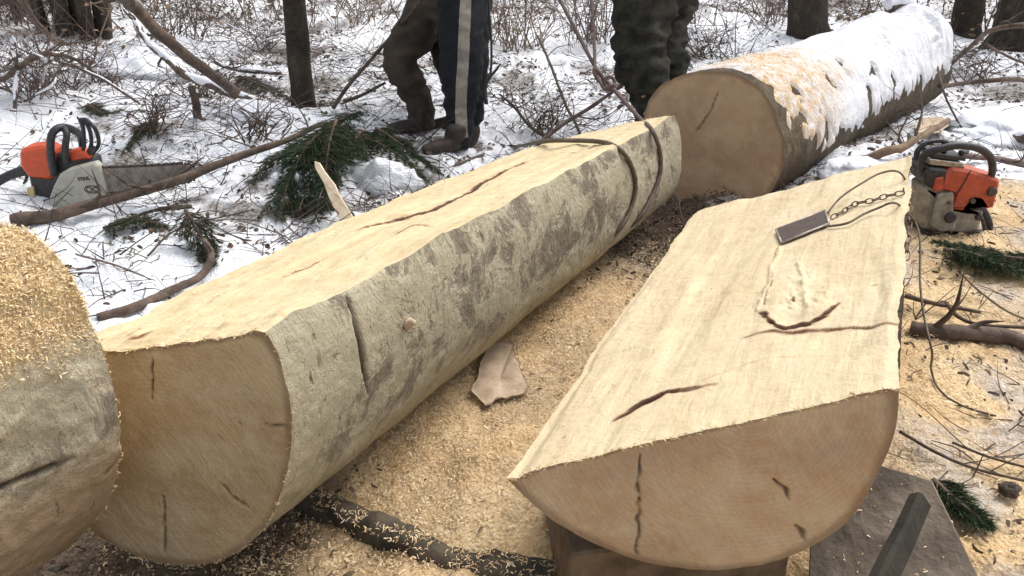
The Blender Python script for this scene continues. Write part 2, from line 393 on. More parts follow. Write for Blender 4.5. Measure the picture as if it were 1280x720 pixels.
gx = nonuni(-60, -2.4, 2.4, 60, .013); gy = nonuni(-40, .7, 5.2, 90, .013)
X, Y = np.meshgrid(gx, gy); Z = height(X, Y)
sm = snowmask(X, Y); pp = xy3(X, Y)
# dents of fine roughness in sawdust
Z = Z + (1 - sm) * .008 * vn(pp, 55, 5) * (np.abs(X) < 2.4) + sm * .010 * vn(pp, 30, 6) * (np.abs(X) < 2.4)
far = sstep(4.5, 9, Y)
litn = fbm(pp, 1.6, 4, 41) * .8 + fbm(pp, 8, 3, 43) * .5
litter_shade_ = np.clip(sstep(.05, .45, litn - .12 + .16 * far), 0, 1)
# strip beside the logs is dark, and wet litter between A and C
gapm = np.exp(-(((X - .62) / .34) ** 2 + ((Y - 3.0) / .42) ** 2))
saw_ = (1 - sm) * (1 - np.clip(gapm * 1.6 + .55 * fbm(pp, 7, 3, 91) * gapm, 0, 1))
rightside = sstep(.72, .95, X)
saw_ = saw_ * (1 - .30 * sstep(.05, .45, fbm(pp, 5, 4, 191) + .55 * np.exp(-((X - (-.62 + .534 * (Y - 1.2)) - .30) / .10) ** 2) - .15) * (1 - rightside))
litter_shade_ = np.where(sm < .5, np.maximum(litter_shade_, 1.3), litter_shade_)
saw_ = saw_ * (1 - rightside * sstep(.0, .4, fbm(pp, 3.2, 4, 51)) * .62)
saw_ = saw_ * (1 - .95 * sstep(-.34, -.46, X + .12 * (Y - 1.2) + .05 * fbm(pp, 6, 3, 3)) * (1 - sstep(1.5, 1.8, Y)))  # sawdust cleared at near left so the painted shade shows
litter_shade_ = np.maximum(litter_shade_, np.clip(gapm * 3, 0, 2)); litter_shade_ = np.where((sm < .5) & (X > .75) & (Y > 1), np.minimum(litter_shade_, .8), litter_shade_)
litter_shade_ = np.maximum(litter_shade_, 2.2 * sstep(.1, -.05, X) * (1 - sstep(1.6, 2.0, Y)))  # litter colour forced dark here, painting the shadows under the near log ends
ground = mk('ground', np.stack([X, Y, Z], -1).reshape(-1, 3), gridfaces(len(gy), len(gx)), M['ground'], attrs={'saw': saw_.ravel(), 'lit': litter_shade_.ravel()})
tag(ground, kind='structure')
print('ground', len(gx) * len(gy))

# ------------------------------------------------------------------ logs
tick('logs')
class Sec:
    def __init__(s, P0, n):
        s.P0 = np.array(P0, float); n = np.array(n, float); s.n = n / np.linalg.norm(n)
        w = np.cross(s.n, [0, 0, 1]); s.w = w / np.linalg.norm(w); s.u = np.cross(s.w, s.n)
    def px(s, x, y):
        r = ray(x, y); t = (s.P0 - CAM) @ s.n / (r @ s.n); return CAM + t * r
    def lo(s, a, c_): return s.P0 + a * s.w + c_ * s.u
    def pts(s, L): return np.array([s.lo(*q[1:]) if q[0] == 'l' else s.px(*q) for q in L])
def resample(pts, n, closed=False):
    pts = np.asarray(pts)
    if closed:
        pts = np.vstack([pts, pts[:1]])
        k = len(pts) - 1
        big = np.vstack([pts[k - 2:k], pts, pts[1:3]])
        q = catmull(big, 400)
        i0 = np.argmin(np.linalg.norm(q[:120] - pts[0], axis=1)); i1 = 280 + np.argmin(np.linalg.norm(q[280:] - pts[0], axis=1))
        q = q[i0:i1 + 1]
    else: q = catmull(pts, 300)
    d = np.concatenate([[0], np.cumsum(np.linalg.norm(np.diff(q, axis=0), axis=1))])
    t = np.linspace(0, d[-1], n + 1 if closed else n)
    r = np.stack([np.interp(t, d, q[:, k]) for k in range(3)], 1)
    return r[:-1] if closed else r
def polydist(Pn, poly):
    """distance from points (n,3) to polyline, and param along"""
    best = np.full(len(Pn), 1e9); par = np.zeros(len(Pn)); poly = np.asarray(poly)
    for i in range(len(poly) - 1):
        a, b_ = poly[i], poly[i + 1]; ab = b_ - a
        t = np.clip((Pn - a) @ ab / (ab @ ab), 0, 1); d = np.linalg.norm(Pn - a - t[:, None] * ab, axis=1)
        m_ = d < best; best[m_] = d[m_]; par[m_] = (i + t[m_]) / (len(poly) - 1)
    return best, par
def plane_hit(px, py, o, n):
    r = ray(px, py); return CAM + ((o - CAM) @ n) / (r @ n) * r
BV = []
def addbvh(V, Fs): BV.append(BVHTree.FromPolygons([tuple(v) for v in V], [tuple(map(int, f)) for f in Fs]))
def hit(px, py, off=0.):
    r = Vector(ray(px, py)).normalized(); best = None
    for bv in BV:
        h = bv.ray_cast(Vector(CAM), r, 60)
        if h[0] is not None and (best is None or h[3] < best[2]): best = (h[0], h[1], h[3])
    if best is None: return gp(px, py)
    n = best[1]
    if n.dot(r) > 0: n = -n
    return np.array(best[0] + n * off)
def cap_mesh(name, ring, m, parent, sec, cracks=(), pith=(0, 0), nr=46, rough=.003, flip=False, rimw=.012, blur=.0035):
    c0 = ring.mean(0); k = len(ring)
    t = np.linspace(0, 1, nr)
    V = c0 + (ring[None] - c0) * t[:, None, None]
    V = V.reshape(-1, 3)
    loc = np.stack([(V - sec.P0) @ sec.w - pith[0], (V - sec.P0) @ sec.u - pith[1]], 1)
    rm = np.repeat(t, k); R0 = np.linalg.norm(ring - c0, axis=1).mean()
    edge = sstep(1 - rimw / R0 * 1.6, 1 - rimw / R0 * .2, rm + .02 * vn(V, 30, 3))
    disp = rough * fbm(V, 22, 4, 8) * (1 - sstep(.97, 1, rm))
    ck = np.zeros(len(V))
    for pl, wd in cracks:
        pl = np.array([plane_hit(x, y, sec.P0, sec.n) for x, y in pl]); d, pr = polydist(V + .004 * np.stack([vn(V, 60, 1), vn(V, 60, 2), vn(V, 60, 4)], 1), pl)
        w_ = wd * .5 * (1 - .75 * np.abs(pr * 2 - 1) ** 2) * (1 + .4 * vn(V, 60, 31)) + .0008; ck = np.maximum(ck, 1 - sstep(w_ * .5, w_ * 1.2 + .0016, d))
    V = V + sec.n * (-disp + ck * .006)[:, None]
    return mk(name, V, gridfaces(nr, k, True), m, parent, attrs={'su': loc[:, 0], 'sv': loc[:, 1], 'crack': ck * .9, 'rim': edge * .8})
def loft(secs, ns, power=1.):
    A_ = np.array(secs); k = len(A_); t = np.linspace(0, k - 1, ns)
    out = []
    for v in t:
        i = min(int(v), k - 2); f = v - i
        p0 = A_[max(i - 1, 0)]; p1 = A_[i]; p2 = A_[i + 1]; p3 = A_[min(i + 2, k - 1)]
        if k == 2: out.append(p1 * (1 - f) + p2 * f)
        else: out.append(.5 * (2 * p1 + (p2 - p0) * f + (2 * p0 - 5 * p1 + 4 * p2 - p3) * f * f + (3 * p1 - p0 - 3 * p2 + p3) * f ** 3))
    return np.array(out)
def bark_mesh(name, G, m, parent, closed, amp=.006, lowdir=None, seed=0, cracks=(), dust=None):
    ns, nv, _ = G.shape
    cen = G.mean(1, keepdims=True); rad = G - cen; rn = np.linalg.norm(rad, axis=2, keepdims=True); ud = rad / rn
    L = np.concatenate([[0], np.cumsum(np.linalg.norm(np.diff(cen[:, 0], axis=0), axis=1))])
    su = np.repeat(L[:, None], nv, 1)
    dv = np.linalg.norm(np.diff(G[0], axis=0), axis=1); sv = np.repeat(np.concatenate([[0], np.cumsum(dv)])[None], ns, 0)
    if closed:   # mirrored coordinate, no seam
        tot = sv[0, -1]; sv = np.abs(sv - tot * .5)
    d = amp * (fbm(G, 7, 4, seed) * 1.6 + .5 * fbm(G, 40, 3, seed + 5))
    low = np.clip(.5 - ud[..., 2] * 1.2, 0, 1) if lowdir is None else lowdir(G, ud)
    ck = np.zeros((ns, nv))
    V = G + ud * d[..., None]
    fl = V.reshape(-1, 3); c_ = np.zeros(len(fl))
    for pl, wd in cracks:
        dd, pr = polydist(fl, pl); w_ = wd * (1 - .6 * np.abs(pr * 2 - 1) ** 2); c_ = np.maximum(c_, 1 - sstep(w_ * .4, w_ * 1.4 + .001, dd))
    fl = fl - ud.reshape(-1, 3) * (c_ * .008)[:, None]
    o = mk(name, fl, gridfaces(ns, nv, closed), m, parent, attrs={'su': su.ravel(), 'sv': sv.ravel(), 'low': low.ravel(), 'crack': c_ * .9, 'dust': np.zeros(len(fl)) if dust is None else dust(fl)})
    addbvh(fl, gridfaces(ns, nv, closed)[:: 1])
    return o, fl.reshape(ns, nv, 3)
def top_mesh(name, Lc, Rc, m, parent, nrm, nw=90, cracks=(), gouges=(), seed=0, amp=.004, bulge=0., bumps=()):
    """Lc,Rc (ns,3) edges"""
    ns = len(Lc); t = np.linspace(0, 1, nw)
    G = Lc[:, None] * (1 - t)[None, :, None] + Rc[:, None] * t[None, :, None]
    ax = Lc[-1] - Lc[0]; L = np.linalg.norm(ax)
    su = np.repeat(np.linspace(0, L, ns)[:, None], nw, 1); wdt = np.linalg.norm(Rc - Lc, axis=1)
    sv = wdt[:, None] * (t[None] - .5)
    st = xy3(su * 2.2, sv * 18)
    ed = np.minimum(t, 1 - t)[None] * wdt[:, None]; ef = sstep(0, .02, ed)
    hgt = amp * (fbm(st, 1, 4, seed) * 1.2 + .7 * fbm(xy3(su * 30, sv * 30), 1, 4, seed + 3)) * ef + bulge * np.sin(np.pi * t)[None]
    # torn steps of the chainsaw
    hgt = hgt + ef * .004 * np.tanh(6 * vn(xy3(su * 2.0 + sv, sv * 9), 1, seed + 9))
    V = G.reshape(-1, 3); ck = np.zeros(len(V)); rs = np.zeros(len(V)); hh = hgt.ravel().copy()
    wob = np.stack([vn(V, 22, 1), vn(V, 22, 2), 0 * V[:, 0]], 1) * .006 + np.stack([vn(V, 70, 1), vn(V, 70, 2), 0 * V[:, 0]], 1) * .003
    for pl, wd, hb in bumps:
        d, pr = polydist(V + wob, pl); hh += hb * np.exp(-(d / wd) ** 2) * (1 + .9 * fbm(V, 30, 3, 77) + .5 * vn(V * [2.5, .6, 1], 60, 78))
    for pl, wd, dep, rsw in cracks:
        d, pr = polydist(V + wob, pl); w_ = wd * .8 * (1 - .8 * np.abs(pr * 2 - 1) ** 1.6) * (1 + .55 * vn(V * [1, 1, .3], 75, 15))
        f = 1 - sstep(w_ * .3, w_ * 1.0 + .001, d); f2 = 1 - sstep(w_ * 1.0, w_ * 1.3 + .001, d); ck = np.maximum(ck, f2 * min(1, dep / .01)); hh -= f * dep * .7
        rs = np.maximum(rs, (1 - sstep(w_, w_ + rsw, d)) * (.75 + .4 * vn(V, 60, 9)))
    V = V + nrm * hh[:, None]
    fc = gridfaces(ns, nw)
    o = mk(name, V, fc, m, parent, attrs={'su': su.ravel(), 'sv': sv.ravel(), 'crack': np.clip(ck, 0, 1), 'resin': np.clip(rs, 0, 1) * .85})
    addbvh(V, fc)
    return o, V.reshape(ns, nw, 3)

# ---- log A: long log with flat sawn top
A0 = P(250, 560, 1.55); A1 = P(790, 200, 3.3)
a0 = Sec(A0, (.2, .97, 0)); a1 = Sec(A1, (.3, .95, 0))
nearA = a0.pts([(330, 412), (345, 440), (357, 480), (364, 540), (357, 600), (338, 650), (305, 684), (262, 703), (200, 702), (130, 674), ('l', -.315, -.2), ('l', -.35, -.08), ('l', -.33, .05), (70, 450)])
farA = a1.pts([(843, 144), (850, 168), (852, 200), (847, 232), (828, 256), ('l', .06, -.185), ('l', -.04, -.195), ('l', -.11, -.165), ('l', -.17, -.07), ('l', -.19, .02), (722, 168)])
NB_A, NS_A = 230, 420
rn_, rf_ = resample(nearA, NB_A), resample(farA, NB_A)
mid = .5 * (rn_ + rf_)
G = loft([rn_, mid, rf_], NS_A)
tA = np.linspace(0, 1, NS_A)
bump_ = np.sin(np.pi * tA)[:, None] * np.array([-.085, 0.02, .0])
wgt = np.linspace(0, 1, NB_A) ** 6
G = G + bump_[:, None, :] * wgt[None, :, None]
# ragged sawn edges
jr = .010 * fbm(xy3(tA * 18, tA * 0), 1, 4, 4); jl = .012 * fbm(xy3(tA * 15, tA * 0 + 5), 1, 4, 6)
G[:, 0, 2] += jr; G[:, -1, 2] += jl; G[:, 1, 2] += jr * .5; G[:, -2, 2] += jl * .5
# a slight belly at the saw end of the top edge
logA = thing('flat_topped_log', 'long pale log with sawn flat top and patchy bark, cable looped round its far end', 'log', tuple(a0.lo(0, -.28)))
pxp = lambda L, o, n: [plane_hit(x, y, o, n) for x, y in L]
fl = G.reshape(-1, 3)
addbvh(fl, gridfaces(NS_A, NB_A)); tmp = BV.pop()
def onb(L, bv):
    out = []
    for x, y in L:
        h = bv.ray_cast(Vector(CAM), Vector(ray(x, y)).normalized(), 60)
        if h[0] is not None: out.append(np.array(h[0]))
    return out
lin = lambda L, n=30: [(float(np.interp(t, np.linspace(0, 1, len(L)), [q[0] for q in L])), float(np.interp(t, np.linspace(0, 1, len(L)), [q[1] for q in L]))) for t in np.linspace(0, 1, n)]
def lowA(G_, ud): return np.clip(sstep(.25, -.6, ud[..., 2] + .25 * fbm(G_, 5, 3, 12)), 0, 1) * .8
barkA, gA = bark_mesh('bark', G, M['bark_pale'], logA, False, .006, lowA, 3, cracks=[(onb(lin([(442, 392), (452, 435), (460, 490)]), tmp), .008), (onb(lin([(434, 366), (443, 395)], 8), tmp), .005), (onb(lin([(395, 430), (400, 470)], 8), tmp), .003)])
Rc, Lc = gA[:, 0], gA[:, -1]
nA = np.cross(Rc[0] - Lc[0], Lc[-1] - Lc[0]); nA /= np.linalg.norm(nA); nA = nA if nA[2] > 0 else -nA
oA = Lc[NS_A // 2]
cr = lambda L: pxp(L, .5 * (Rc[NS_A // 2] + Lc[NS_A // 2]), nA)
topA, gTA = top_mesh('sawn_top', Lc, Rc, M['sawn_wood'], logA, nA, 160, cracks=[
    (cr([(448, 292), (480, 279), (520, 267), (545, 262), (590, 238), (635, 214), (660, 204)]), .013, .018, .014),
    (cr([(470, 300), (510, 287), (545, 283)]), .003, .004, .005),
    (cr([(352, 345), (380, 333), (402, 322)]), .007, .006, .008),
    (cr([(135, 432), (165, 418), (196, 409)]), .005, .006, .01),
    (cr([(140, 426), (230, 385), (300, 362)]), .002, .004, .004),
    (cr([(690, 196), (730, 188), (770, 172)]), .003, .004, .004)], seed=2, amp=.006)
ringA = np.vstack([gA[0], (Lc[0] + (Rc[0] - Lc[0]) * np.linspace(0, 1, 42)[1:-1, None])])
ringA_cap = ringA.copy()
# cut edge between face and top is slightly wavy -> take the real top mesh row
ringA_cap = np.vstack([gA[0], gTA[0][1:-1]])
cap_mesh('cut_end', ringA_cap, M['end_tan'], logA, a0, cracks=[([(202, 615), (205, 650), (206, 698)], .0035), ([(275, 604), (292, 622), (318, 640)], .004), ([(189, 445), (191, 480), (190, 500)], .002), ([(297, 528), (302, 533)], .004), ([(330, 530), (362, 534)], .002)], pith=(-.05, -.05), nr=90)
ringA2 = np.vstack([gA[-1], gTA[-1][1:-1]])
cap_mesh('cut_end', ringA2, M['end_tan'], logA, Sec(A1, (-.3, -.95, 0)), nr=14)
# broken branch knot on the bark
k0 = hit(507, 404)
tube('knot', [k0 - ray(507, 404) * -.01, k0 + np.array([.012, -.006, .006]), k0 + np.array([.022, -.016, .008])], [.013, .010, .005], M['peeled_bark'], logA, rough=.9, sides=14, n=16)
tube('knot', [k0 + np.array([-.012, 0, -.008]), k0 + np.array([-.016, -.008, -.012])], [.012, .006], M['twig'], logA, rough=.4)

# ---- log B: half log, flat side up
B0 = P(880, 600, 1.36); B1 = P(1005, 250, 2.5)
b0 = Sec(B0, (.1, 1, 0)); b1 = Sec(B1, (.1, 1, 0))
nearB = b0.pts([(1123, 485), (1122, 520), (1112, 565), (1090, 612), (1055, 655), (1000, 690), (940, 706), (880, 711), (820, 704), (755, 684), (700, 656), (660, 626), (632, 598)])
c1 = b1.pts([(1137, 194), (870, 264)]); 
farB_l = [(a_ * .98, c_ * .98) for a_, c_ in [((q - B0) @ b0.w, (q - B0) @ b0.u) for q in nearB]]
farB = np.array([b1.lo(a_, c_) for a_, c_ in farB_l])
# fit far corners exactly
d0 = c1[0] - farB[0]; d1 = c1[1] - farB[-1]; tt = np.linspace(0, 1, len(farB))[:, None]; farB = farB + d0 * (1 - tt) + d1 * tt
NS_B, NB_B = 420, 220
G = loft([resample(nearB, NB_B), resample(farB, NB_B)], NS_B)
tB = np.linspace(0, 1, NS_B)
G[:, 0, 0] += .012 * fbm(xy3(tB * 14, tB * 0), 1, 4, 14); G[:, -1, 0] += .008 * fbm(xy3(tB * 12, tB * 0 + 3), 1, 4, 16)
logB = thing('half_log', 'split half log on blocks with pale sawn flat side up and reddish curved cut end', 'log', tuple(b0.lo(0, -.2)))
barkB, gB = bark_mesh('bark', G, M['bark_dark'], logB, False, .005, None, 23)
Rc, Lc = gB[:, 0], gB[:, -1]
nB = np.cross(Rc[0] - Lc[0], Lc[-1] - Lc[0]); nB /= np.linalg.norm(nB); nB = nB if nB[2] > 0 else -nB
oB = .5 * (Rc[NS_B // 2] + Lc[NS_B // 2])
cr = lambda L: pxp(L, oB, nB)
# front edge of top wavy: shift first rows
topB, gTB = top_mesh('sawn_top', Lc, Rc, M['sawn_wood_pink'], logB, nB, 260, cracks=[
    (cr([(768, 528), (790, 517), (812, 505), (830, 497), (850, 492)]), .010, .022, .008), (cr([(835, 497), (860, 491), (895, 484)]), .009, .006, .006),
    (cr([(850, 492), (900, 470), (960, 452), (1000, 447)]), .0015, .003, .006),
    (cr([(954, 396), (966, 408), (985, 410), (1010, 403), (1030, 395), (1048, 377)]), .010, .012, .006), (cr([(950, 392), (962, 398)]), .006, .008, .004),
    (cr([(935, 424), (970, 416), (1040, 411), (1130, 405)]), .005, .007, .010),
    (cr([(975, 312), (966, 345), (958, 372), (955, 397)]), .0012, .004, .0),
    (cr([(700, 552), (708, 551)]), .004, .005, .003), (cr([(1088, 355), (1100, 353)]), .002, .004, .003),
    (cr([(990, 377), (993, 372)]), .003, .006, .002)], seed=32, amp=.003, bumps=[(cr([(985, 385), (1000, 345)]), .034, .006), (cr([(1015, 388), (1035, 365)]), .022, .005), (cr([(975, 312), (962, 350), (950, 390)]), .005, .005), (cr([(1000, 330), (1010, 385)]), .006, .006)])
cap_mesh('cut_end', np.vstack([gB[0], gTB[0][1:-1]]), M['end_red'], logB, b0, cracks=[([(798, 568), (799, 610), (797, 665), (796, 700)], .0022), ([(968, 600), (980, 612), (988, 622)], .005), ([(995, 655), (1003, 668), (1008, 676)], .005)], pith=(.06, .12), nr=90)
cap_mesh('cut_end', np.vstack([gB[-1], gTB[-1][1:-1]]), M['end_red'], logB, Sec(B1, (-.1, -1, 0)), nr=12)

# ---- log C: whole round log under snow
C0 = P(895, 175, 3.4); C1 = P(1130, 80, 5.2)
s0 = Sec(C0, C1 - C0); s1 = Sec(C1, C1 - C0)
nearC = s0.pts([(806, 150), (818, 118), (845, 96), (884, 88), (925, 94), (958, 120), (977, 160), (980, 195), (972, 225), (948, 252), (908, 266), ('l', -.06, -.315), ('l', -.2, -.25), ('l', -.3, -.14)])
lc = [((q - C0) @ s0.w, (q - C0) @ s0.u) for q in nearC]
farC = np.array([s1.lo(a_ * .93 + .01, c_ * .93) for a_, c_ in lc])
NS_C, NB_C = 220, 180
G = loft([resample(nearC, NB_C, True), resample(farC, NB_C, True)], NS_C)
logC = thing('round_log', 'thick round log behind the others, snow along its top, orange sawdust near its end', 'log', tuple(s0.lo(0, -.29)))
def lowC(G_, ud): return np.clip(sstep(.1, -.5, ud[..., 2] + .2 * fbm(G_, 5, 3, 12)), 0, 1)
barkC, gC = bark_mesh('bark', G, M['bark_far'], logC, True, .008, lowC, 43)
cap_mesh('cut_end', gC[0], M['end_far'], logC, s0, cracks=[([(898, 112), (888, 140), (870, 165)], .004), ([(905, 235), (925, 250)], .003)], nr=50, rimw=.014)
cap_mesh('cut_end', gC[-1], M['end_far'], logC, Sec(C1, C0 - C1), nr=12)
# snow blanket: angle measured from up
cen = gC.mean(1); ns = NS_C; nth = 150
ax = (C1 - C0) / np.linalg.norm(C1 - C0); wv = s0.w; uv = s0.u
th = np.linspace(-R_(118), R_(135), nth)
tt = np.linspace(0, 1, ns)
Gs = np.zeros((ns, nth, 3)); 
radC = np.linalg.norm(gC - cen[:, None], axis=2); angC = np.arctan2(((gC - cen[:, None]) @ wv), ((gC - cen[:, None]) @ uv))
for i in range(ns):
    o_ = np.argsort(angC[i]); rr = np.interp(th, angC[i][o_], radC[i][o_], period=2 * math.pi)
    Gs[i] = cen[i] + (np.sin(th)[:, None] * wv + np.cos(th)[:, None] * uv) * rr[:, None]
dirs = Gs - cen[:, None]; dirs /= np.linalg.norm(dirs, axis=2, keepdims=True)
T, TH = np.meshgrid(tt, th, indexing='ij')
drip = vn(xy3(T * 42, TH * 1.6), 1, 61) * .5 + vn(xy3(T * 95, TH * 3.5), 1, 62) * .35
rightlim = np.interp(T, [0, .12, .3, .6, 1], [R_(80), R_(96), R_(102), R_(95), R_(90)]) + drip * R_(20)
thick = .010 + .05 * sstep(R_(70), 0, np.abs(TH)) * sstep(.35, .8, T) + .008 * fbm(Gs, 12, 4, 63) + .006 * drip * sstep(.2, .6, np.abs(TH)) + .09 * sstep(.55, .95, T) * np.clip(fbm(Gs, 5, 3, 64) + .25, 0, 1) * sstep(1.4, .3, np.abs(TH))
edge = np.minimum(sstep(0, R_(15), rightlim - TH), sstep(.004, .05, T + .015 * vn(xy3(TH * 6, TH * 0), 1, 65)))
holes = sstep(.36, .56, vn(xy3(T * 20, TH * 3.2), 1, 66) * .6 + fbm(xy3(T * 50, TH * 6), 1, 3, 67) * .5) * sstep(.15, .5, np.abs(TH)) * (1 - sstep(.5, .62, T) * .6)
th_ = thick * edge * (1 - holes) - .012 * (1 - edge) - .004 * holes
Vs = Gs + dirs * th_[..., None]
dust = sstep(.46, .14, T + .05 * vn(xy3(TH * 5, TH * 0), 1, 69) + .09 * (TH > .9)) * sstep(-.9, -.2, TH) * (1 - .75 * sstep(.10, .02, T) * (TH < .2))
mk('snow_cover', Vs.reshape(-1, 3), gridfaces(ns, nth), M['log_snow'], logC, attrs={'su': (T * 2.6).ravel(), 'sv': (TH * .3).ravel(), 'dust': np.clip(dust, 0, 1).ravel()})
addbvh(Vs.reshape(-1, 3), gridfaces(ns, nth))

# ---- log D: butt piece at the left edge
D0 = P(0, 500, 1.5); d0s = Sec(D0, (.35, .93, 0)); dA = (A1 - A0) / np.linalg.norm(A1 - A0)
ringD = d0s.pts([(0, 279), (40, 290), (72, 318), (100, 362), (124, 425), (138, 475), (147, 540), (145, 600), (128, 645), (88, 683), (35, 708), ('l', -.10, -.36), ('l', -.22, -.27), ('l', -.29, -.12), ('l', -.30, .08), ('l', -.24, .24), ('l', -.10, .345), ('l', .03, .37)])
rD = resample(ringD, 440, True)
dD = np.array([-.52, -.85, 0.0]); 
G = loft([rD, rD + dD * 1.25], 260)
logD = thing('log_butt', 'log at left edge with sawdust heaped on top and a long split along its side', 'log', tuple(d0s.lo(0, -.36)))
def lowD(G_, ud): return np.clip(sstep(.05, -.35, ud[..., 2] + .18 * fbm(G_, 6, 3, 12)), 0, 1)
addbvh(G.reshape(-1, 3), gridfaces(260, 440, True)); tmp = BV.pop()
topD = D0[2] + .17
dustD = lambda p: sstep(topD - .03, topD + .09, p[:, 2] + .07 * fbm(p, 9, 4, 5))
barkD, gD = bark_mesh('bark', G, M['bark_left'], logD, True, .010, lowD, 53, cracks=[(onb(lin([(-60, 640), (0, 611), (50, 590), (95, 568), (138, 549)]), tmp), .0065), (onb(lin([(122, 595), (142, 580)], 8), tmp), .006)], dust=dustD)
cap_mesh('cut_end', gD[0][::-1], M['end_tan'], logD, Sec(D0, (-.35, -.93, 0)), nr=30)
cap_mesh('cut_end', gD[-1], M['end_tan'], logD, Sec(D0 + dD * 1.25, (.35, .93, 0)), nr=30)

# ------------------------------------------------------------------ scattered stuff
tick('scattered stuff')
def rot_from(n, yaw):
    return None
def scatter_strips(pos, nrm, ln, wd, curl, tilt):
    """pos (n,3); curved strip of 3 rows x2 verts"""
    n = len(pos); yaw = rng.uniform(0, 2 * math.pi, n)
    up = nrm + rng.normal(0, 1, (n, 3)) * tilt[:, None]; up /= np.linalg.norm(up, axis=1)[:, None]
    t = np.stack([np.cos(yaw), np.sin(yaw), np.zeros(n)], 1); t -= up * np.sum(t * up, 1)[:, None]; t /= np.linalg.norm(t, axis=1)[:, None]
    s = np.cross(up, t); rows = []
    for k, f in enumerate((-1, -.33, .33, 1)):
        c_ = pos + t * (ln * .5 * f)[:, None] + up * (curl * ln * (1 - f * f))[:, None] + s * (curl * ln * .5 * f * f)[:, None]
        w = wd * (.6 + .4 * (1 - f * f))
        rows += [c_ - s * (w * .5)[:, None], c_ + s * (w * .5)[:, None]]
    V = np.stack(rows, 1).reshape(-1, 3); o = (np.arange(n) * 8)[:, None, None]
    q = np.array([[0, 1, 3, 2], [2, 3, 5, 4], [4, 5, 7, 6]])[None]
    return V, (o + q).reshape(-1, 4), np.repeat(rng.uniform(0, 1, n), 8)
def sample_xy(n, x0, x1, y0, y1, f):
    x = rng.uniform(x0, x1, n); y = rng.uniform(y0, y1, n); k = rng.uniform(0, 1, n) < f(x, y); return x[k], y[k]
UPN = lambda n: np.tile([0, 0, 1.], (n, 1))
# wood shavings on ground
x, y = sample_xy(260000, -.9, 2.3, .9, 3.6, lambda x, y: (1 - snowmask(x, y)) * (.35 + .65 * sstep(-.2, .4, fbm(xy3(x, y), 4, 3, 71))) * (1 - .75 * sstep(.72, .9, x)) * (1 - sstep(2.4, 3.2, y) * .7))
z = height(x, y) + rng.uniform(-.002, .012, len(x))
n = len(x); print('shavings', n)
V, Fq, rd = scatter_strips(np.stack([x, y, z], 1), UPN(n), rng.uniform(.003, .012, n), rng.uniform(.001, .0028, n), rng.uniform(0, .35, n), rng.uniform(.1, .9, n))
tag(mk('wood_shavings', V, Fq, M['shavings'], None, False, {'rnd': rd}), 'loose pale wood shavings covering the ground between the logs', 'shavings', kind='stuff')
# shavings on D top, on C, few on A and B
def on_grid(Gm, n, f, lift=.002):
    a, c_ = Gm.shape[:2]; i = rng.integers(0, a, n); j = rng.integers(0, c_, n); p = Gm[i, j] + rng.normal(0, .003, (n, 3))
    k = rng.uniform(0, 1, n) < f(p, i / a, j / c_); return p[k] + [0, 0, lift]
def chips(name, p, m, parent, label, lo=.0025, hi=.0085, tl=.7):
    n = len(p); V, Fq, rd = scatter_strips(p, UPN(n), rng.uniform(lo, hi, n), rng.uniform(.0009, .0026, n), rng.uniform(0, .35, n), rng.uniform(.1, tl, n))
    return tag(mk(name, V, Fq, m, parent, False, {'rnd': rd}), label, kind='stuff')
cD = gD.mean(1).mean(0)
topz = D0[2] + .17
chips('sawdust', on_grid(gD, 420000, lambda p, a, c_: (a < .75) * dustD(p), .003), M['shavings_orange'], logD, 'thick heap of golden sawdust on the top of the log')
chips('sawdust', on_grid(Vs, 60000, lambda p, a, c_: (a < .24 + .05 * vn(p, 8, 1)) * (c_ > .35) * (c_ < .80) * .35 * (a > .02), .003), M['shavings_orange'], logC, 'golden sawdust on the snow of the log', .004, .013)
chips('sawdust', on_grid(gTA, 9000, lambda p, a, c_: .25 * (fbm(p, 5, 3, 3) > .0), .001), M['shavings_orange'], logA, 'sparse sawdust on the sawn top', .003, .009, .25)
chips('sawdust', on_grid(gTB, 9000, lambda p, a, c_: .18 * (fbm(p, 5, 3, 3) > .05), .001), M['shavings_orange'], logB, 'sparse sawdust on the sawn top', .003, .008, .25)
# frayed fibres along the cut edges
def fibres(edge, m, parent, nn, out):
    i = rng.integers(0, len(edge), nn); p = edge[i] + rng.normal(0, .002, (nn, 3)); V, Fq, rd = scatter_strips(p, np.tile(out, (nn, 1)), rng.uniform(.003, .009, nn), rng.uniform(.0008, .0018, nn), rng.uniform(0, .3, nn), rng.uniform(.2, .9, nn))
    tag(mk('frayed_fibres', V, Fq, m, parent, False, {'rnd': rd}), kind='stuff')
fibres(ringA_cap, M['shavings_orange'], logA, 500, np.array([-.2, -.9, .3]))
fibres(gTB[0], M['shavings_orange'], logB, 300, np.array([0, -.9, .3]))
fibres(gD[0], M['shavings_orange'], logD, 400, np.array([.6, .3, .3]))

x, y = sample_xy(6000, -.9, 2.3, .9, 3.4, lambda x, y: (1 - snowmask(x, y)) * (.2 + .8 * sstep(.0, .4, fbm(xy3(x, y), 5, 3, 73))) * (1 - .7 * sstep(.72, .9, x)))
n = len(x); V, Fq, rd = scatter_strips(np.stack([x, y, height(x, y) + rng.uniform(.002, .012, n)], 1), UPN(n), rng.uniform(.008, .022, n), rng.uniform(.002, .006, n), rng.uniform(-.1, .3, n), rng.uniform(.1, .6, n))
tag(mk('wood_chips', V, Fq, M['shavings'], None, False, {'rnd': rd}), 'larger pale wood chips lying among the fine shavings', 'wood chips', kind='stuff')
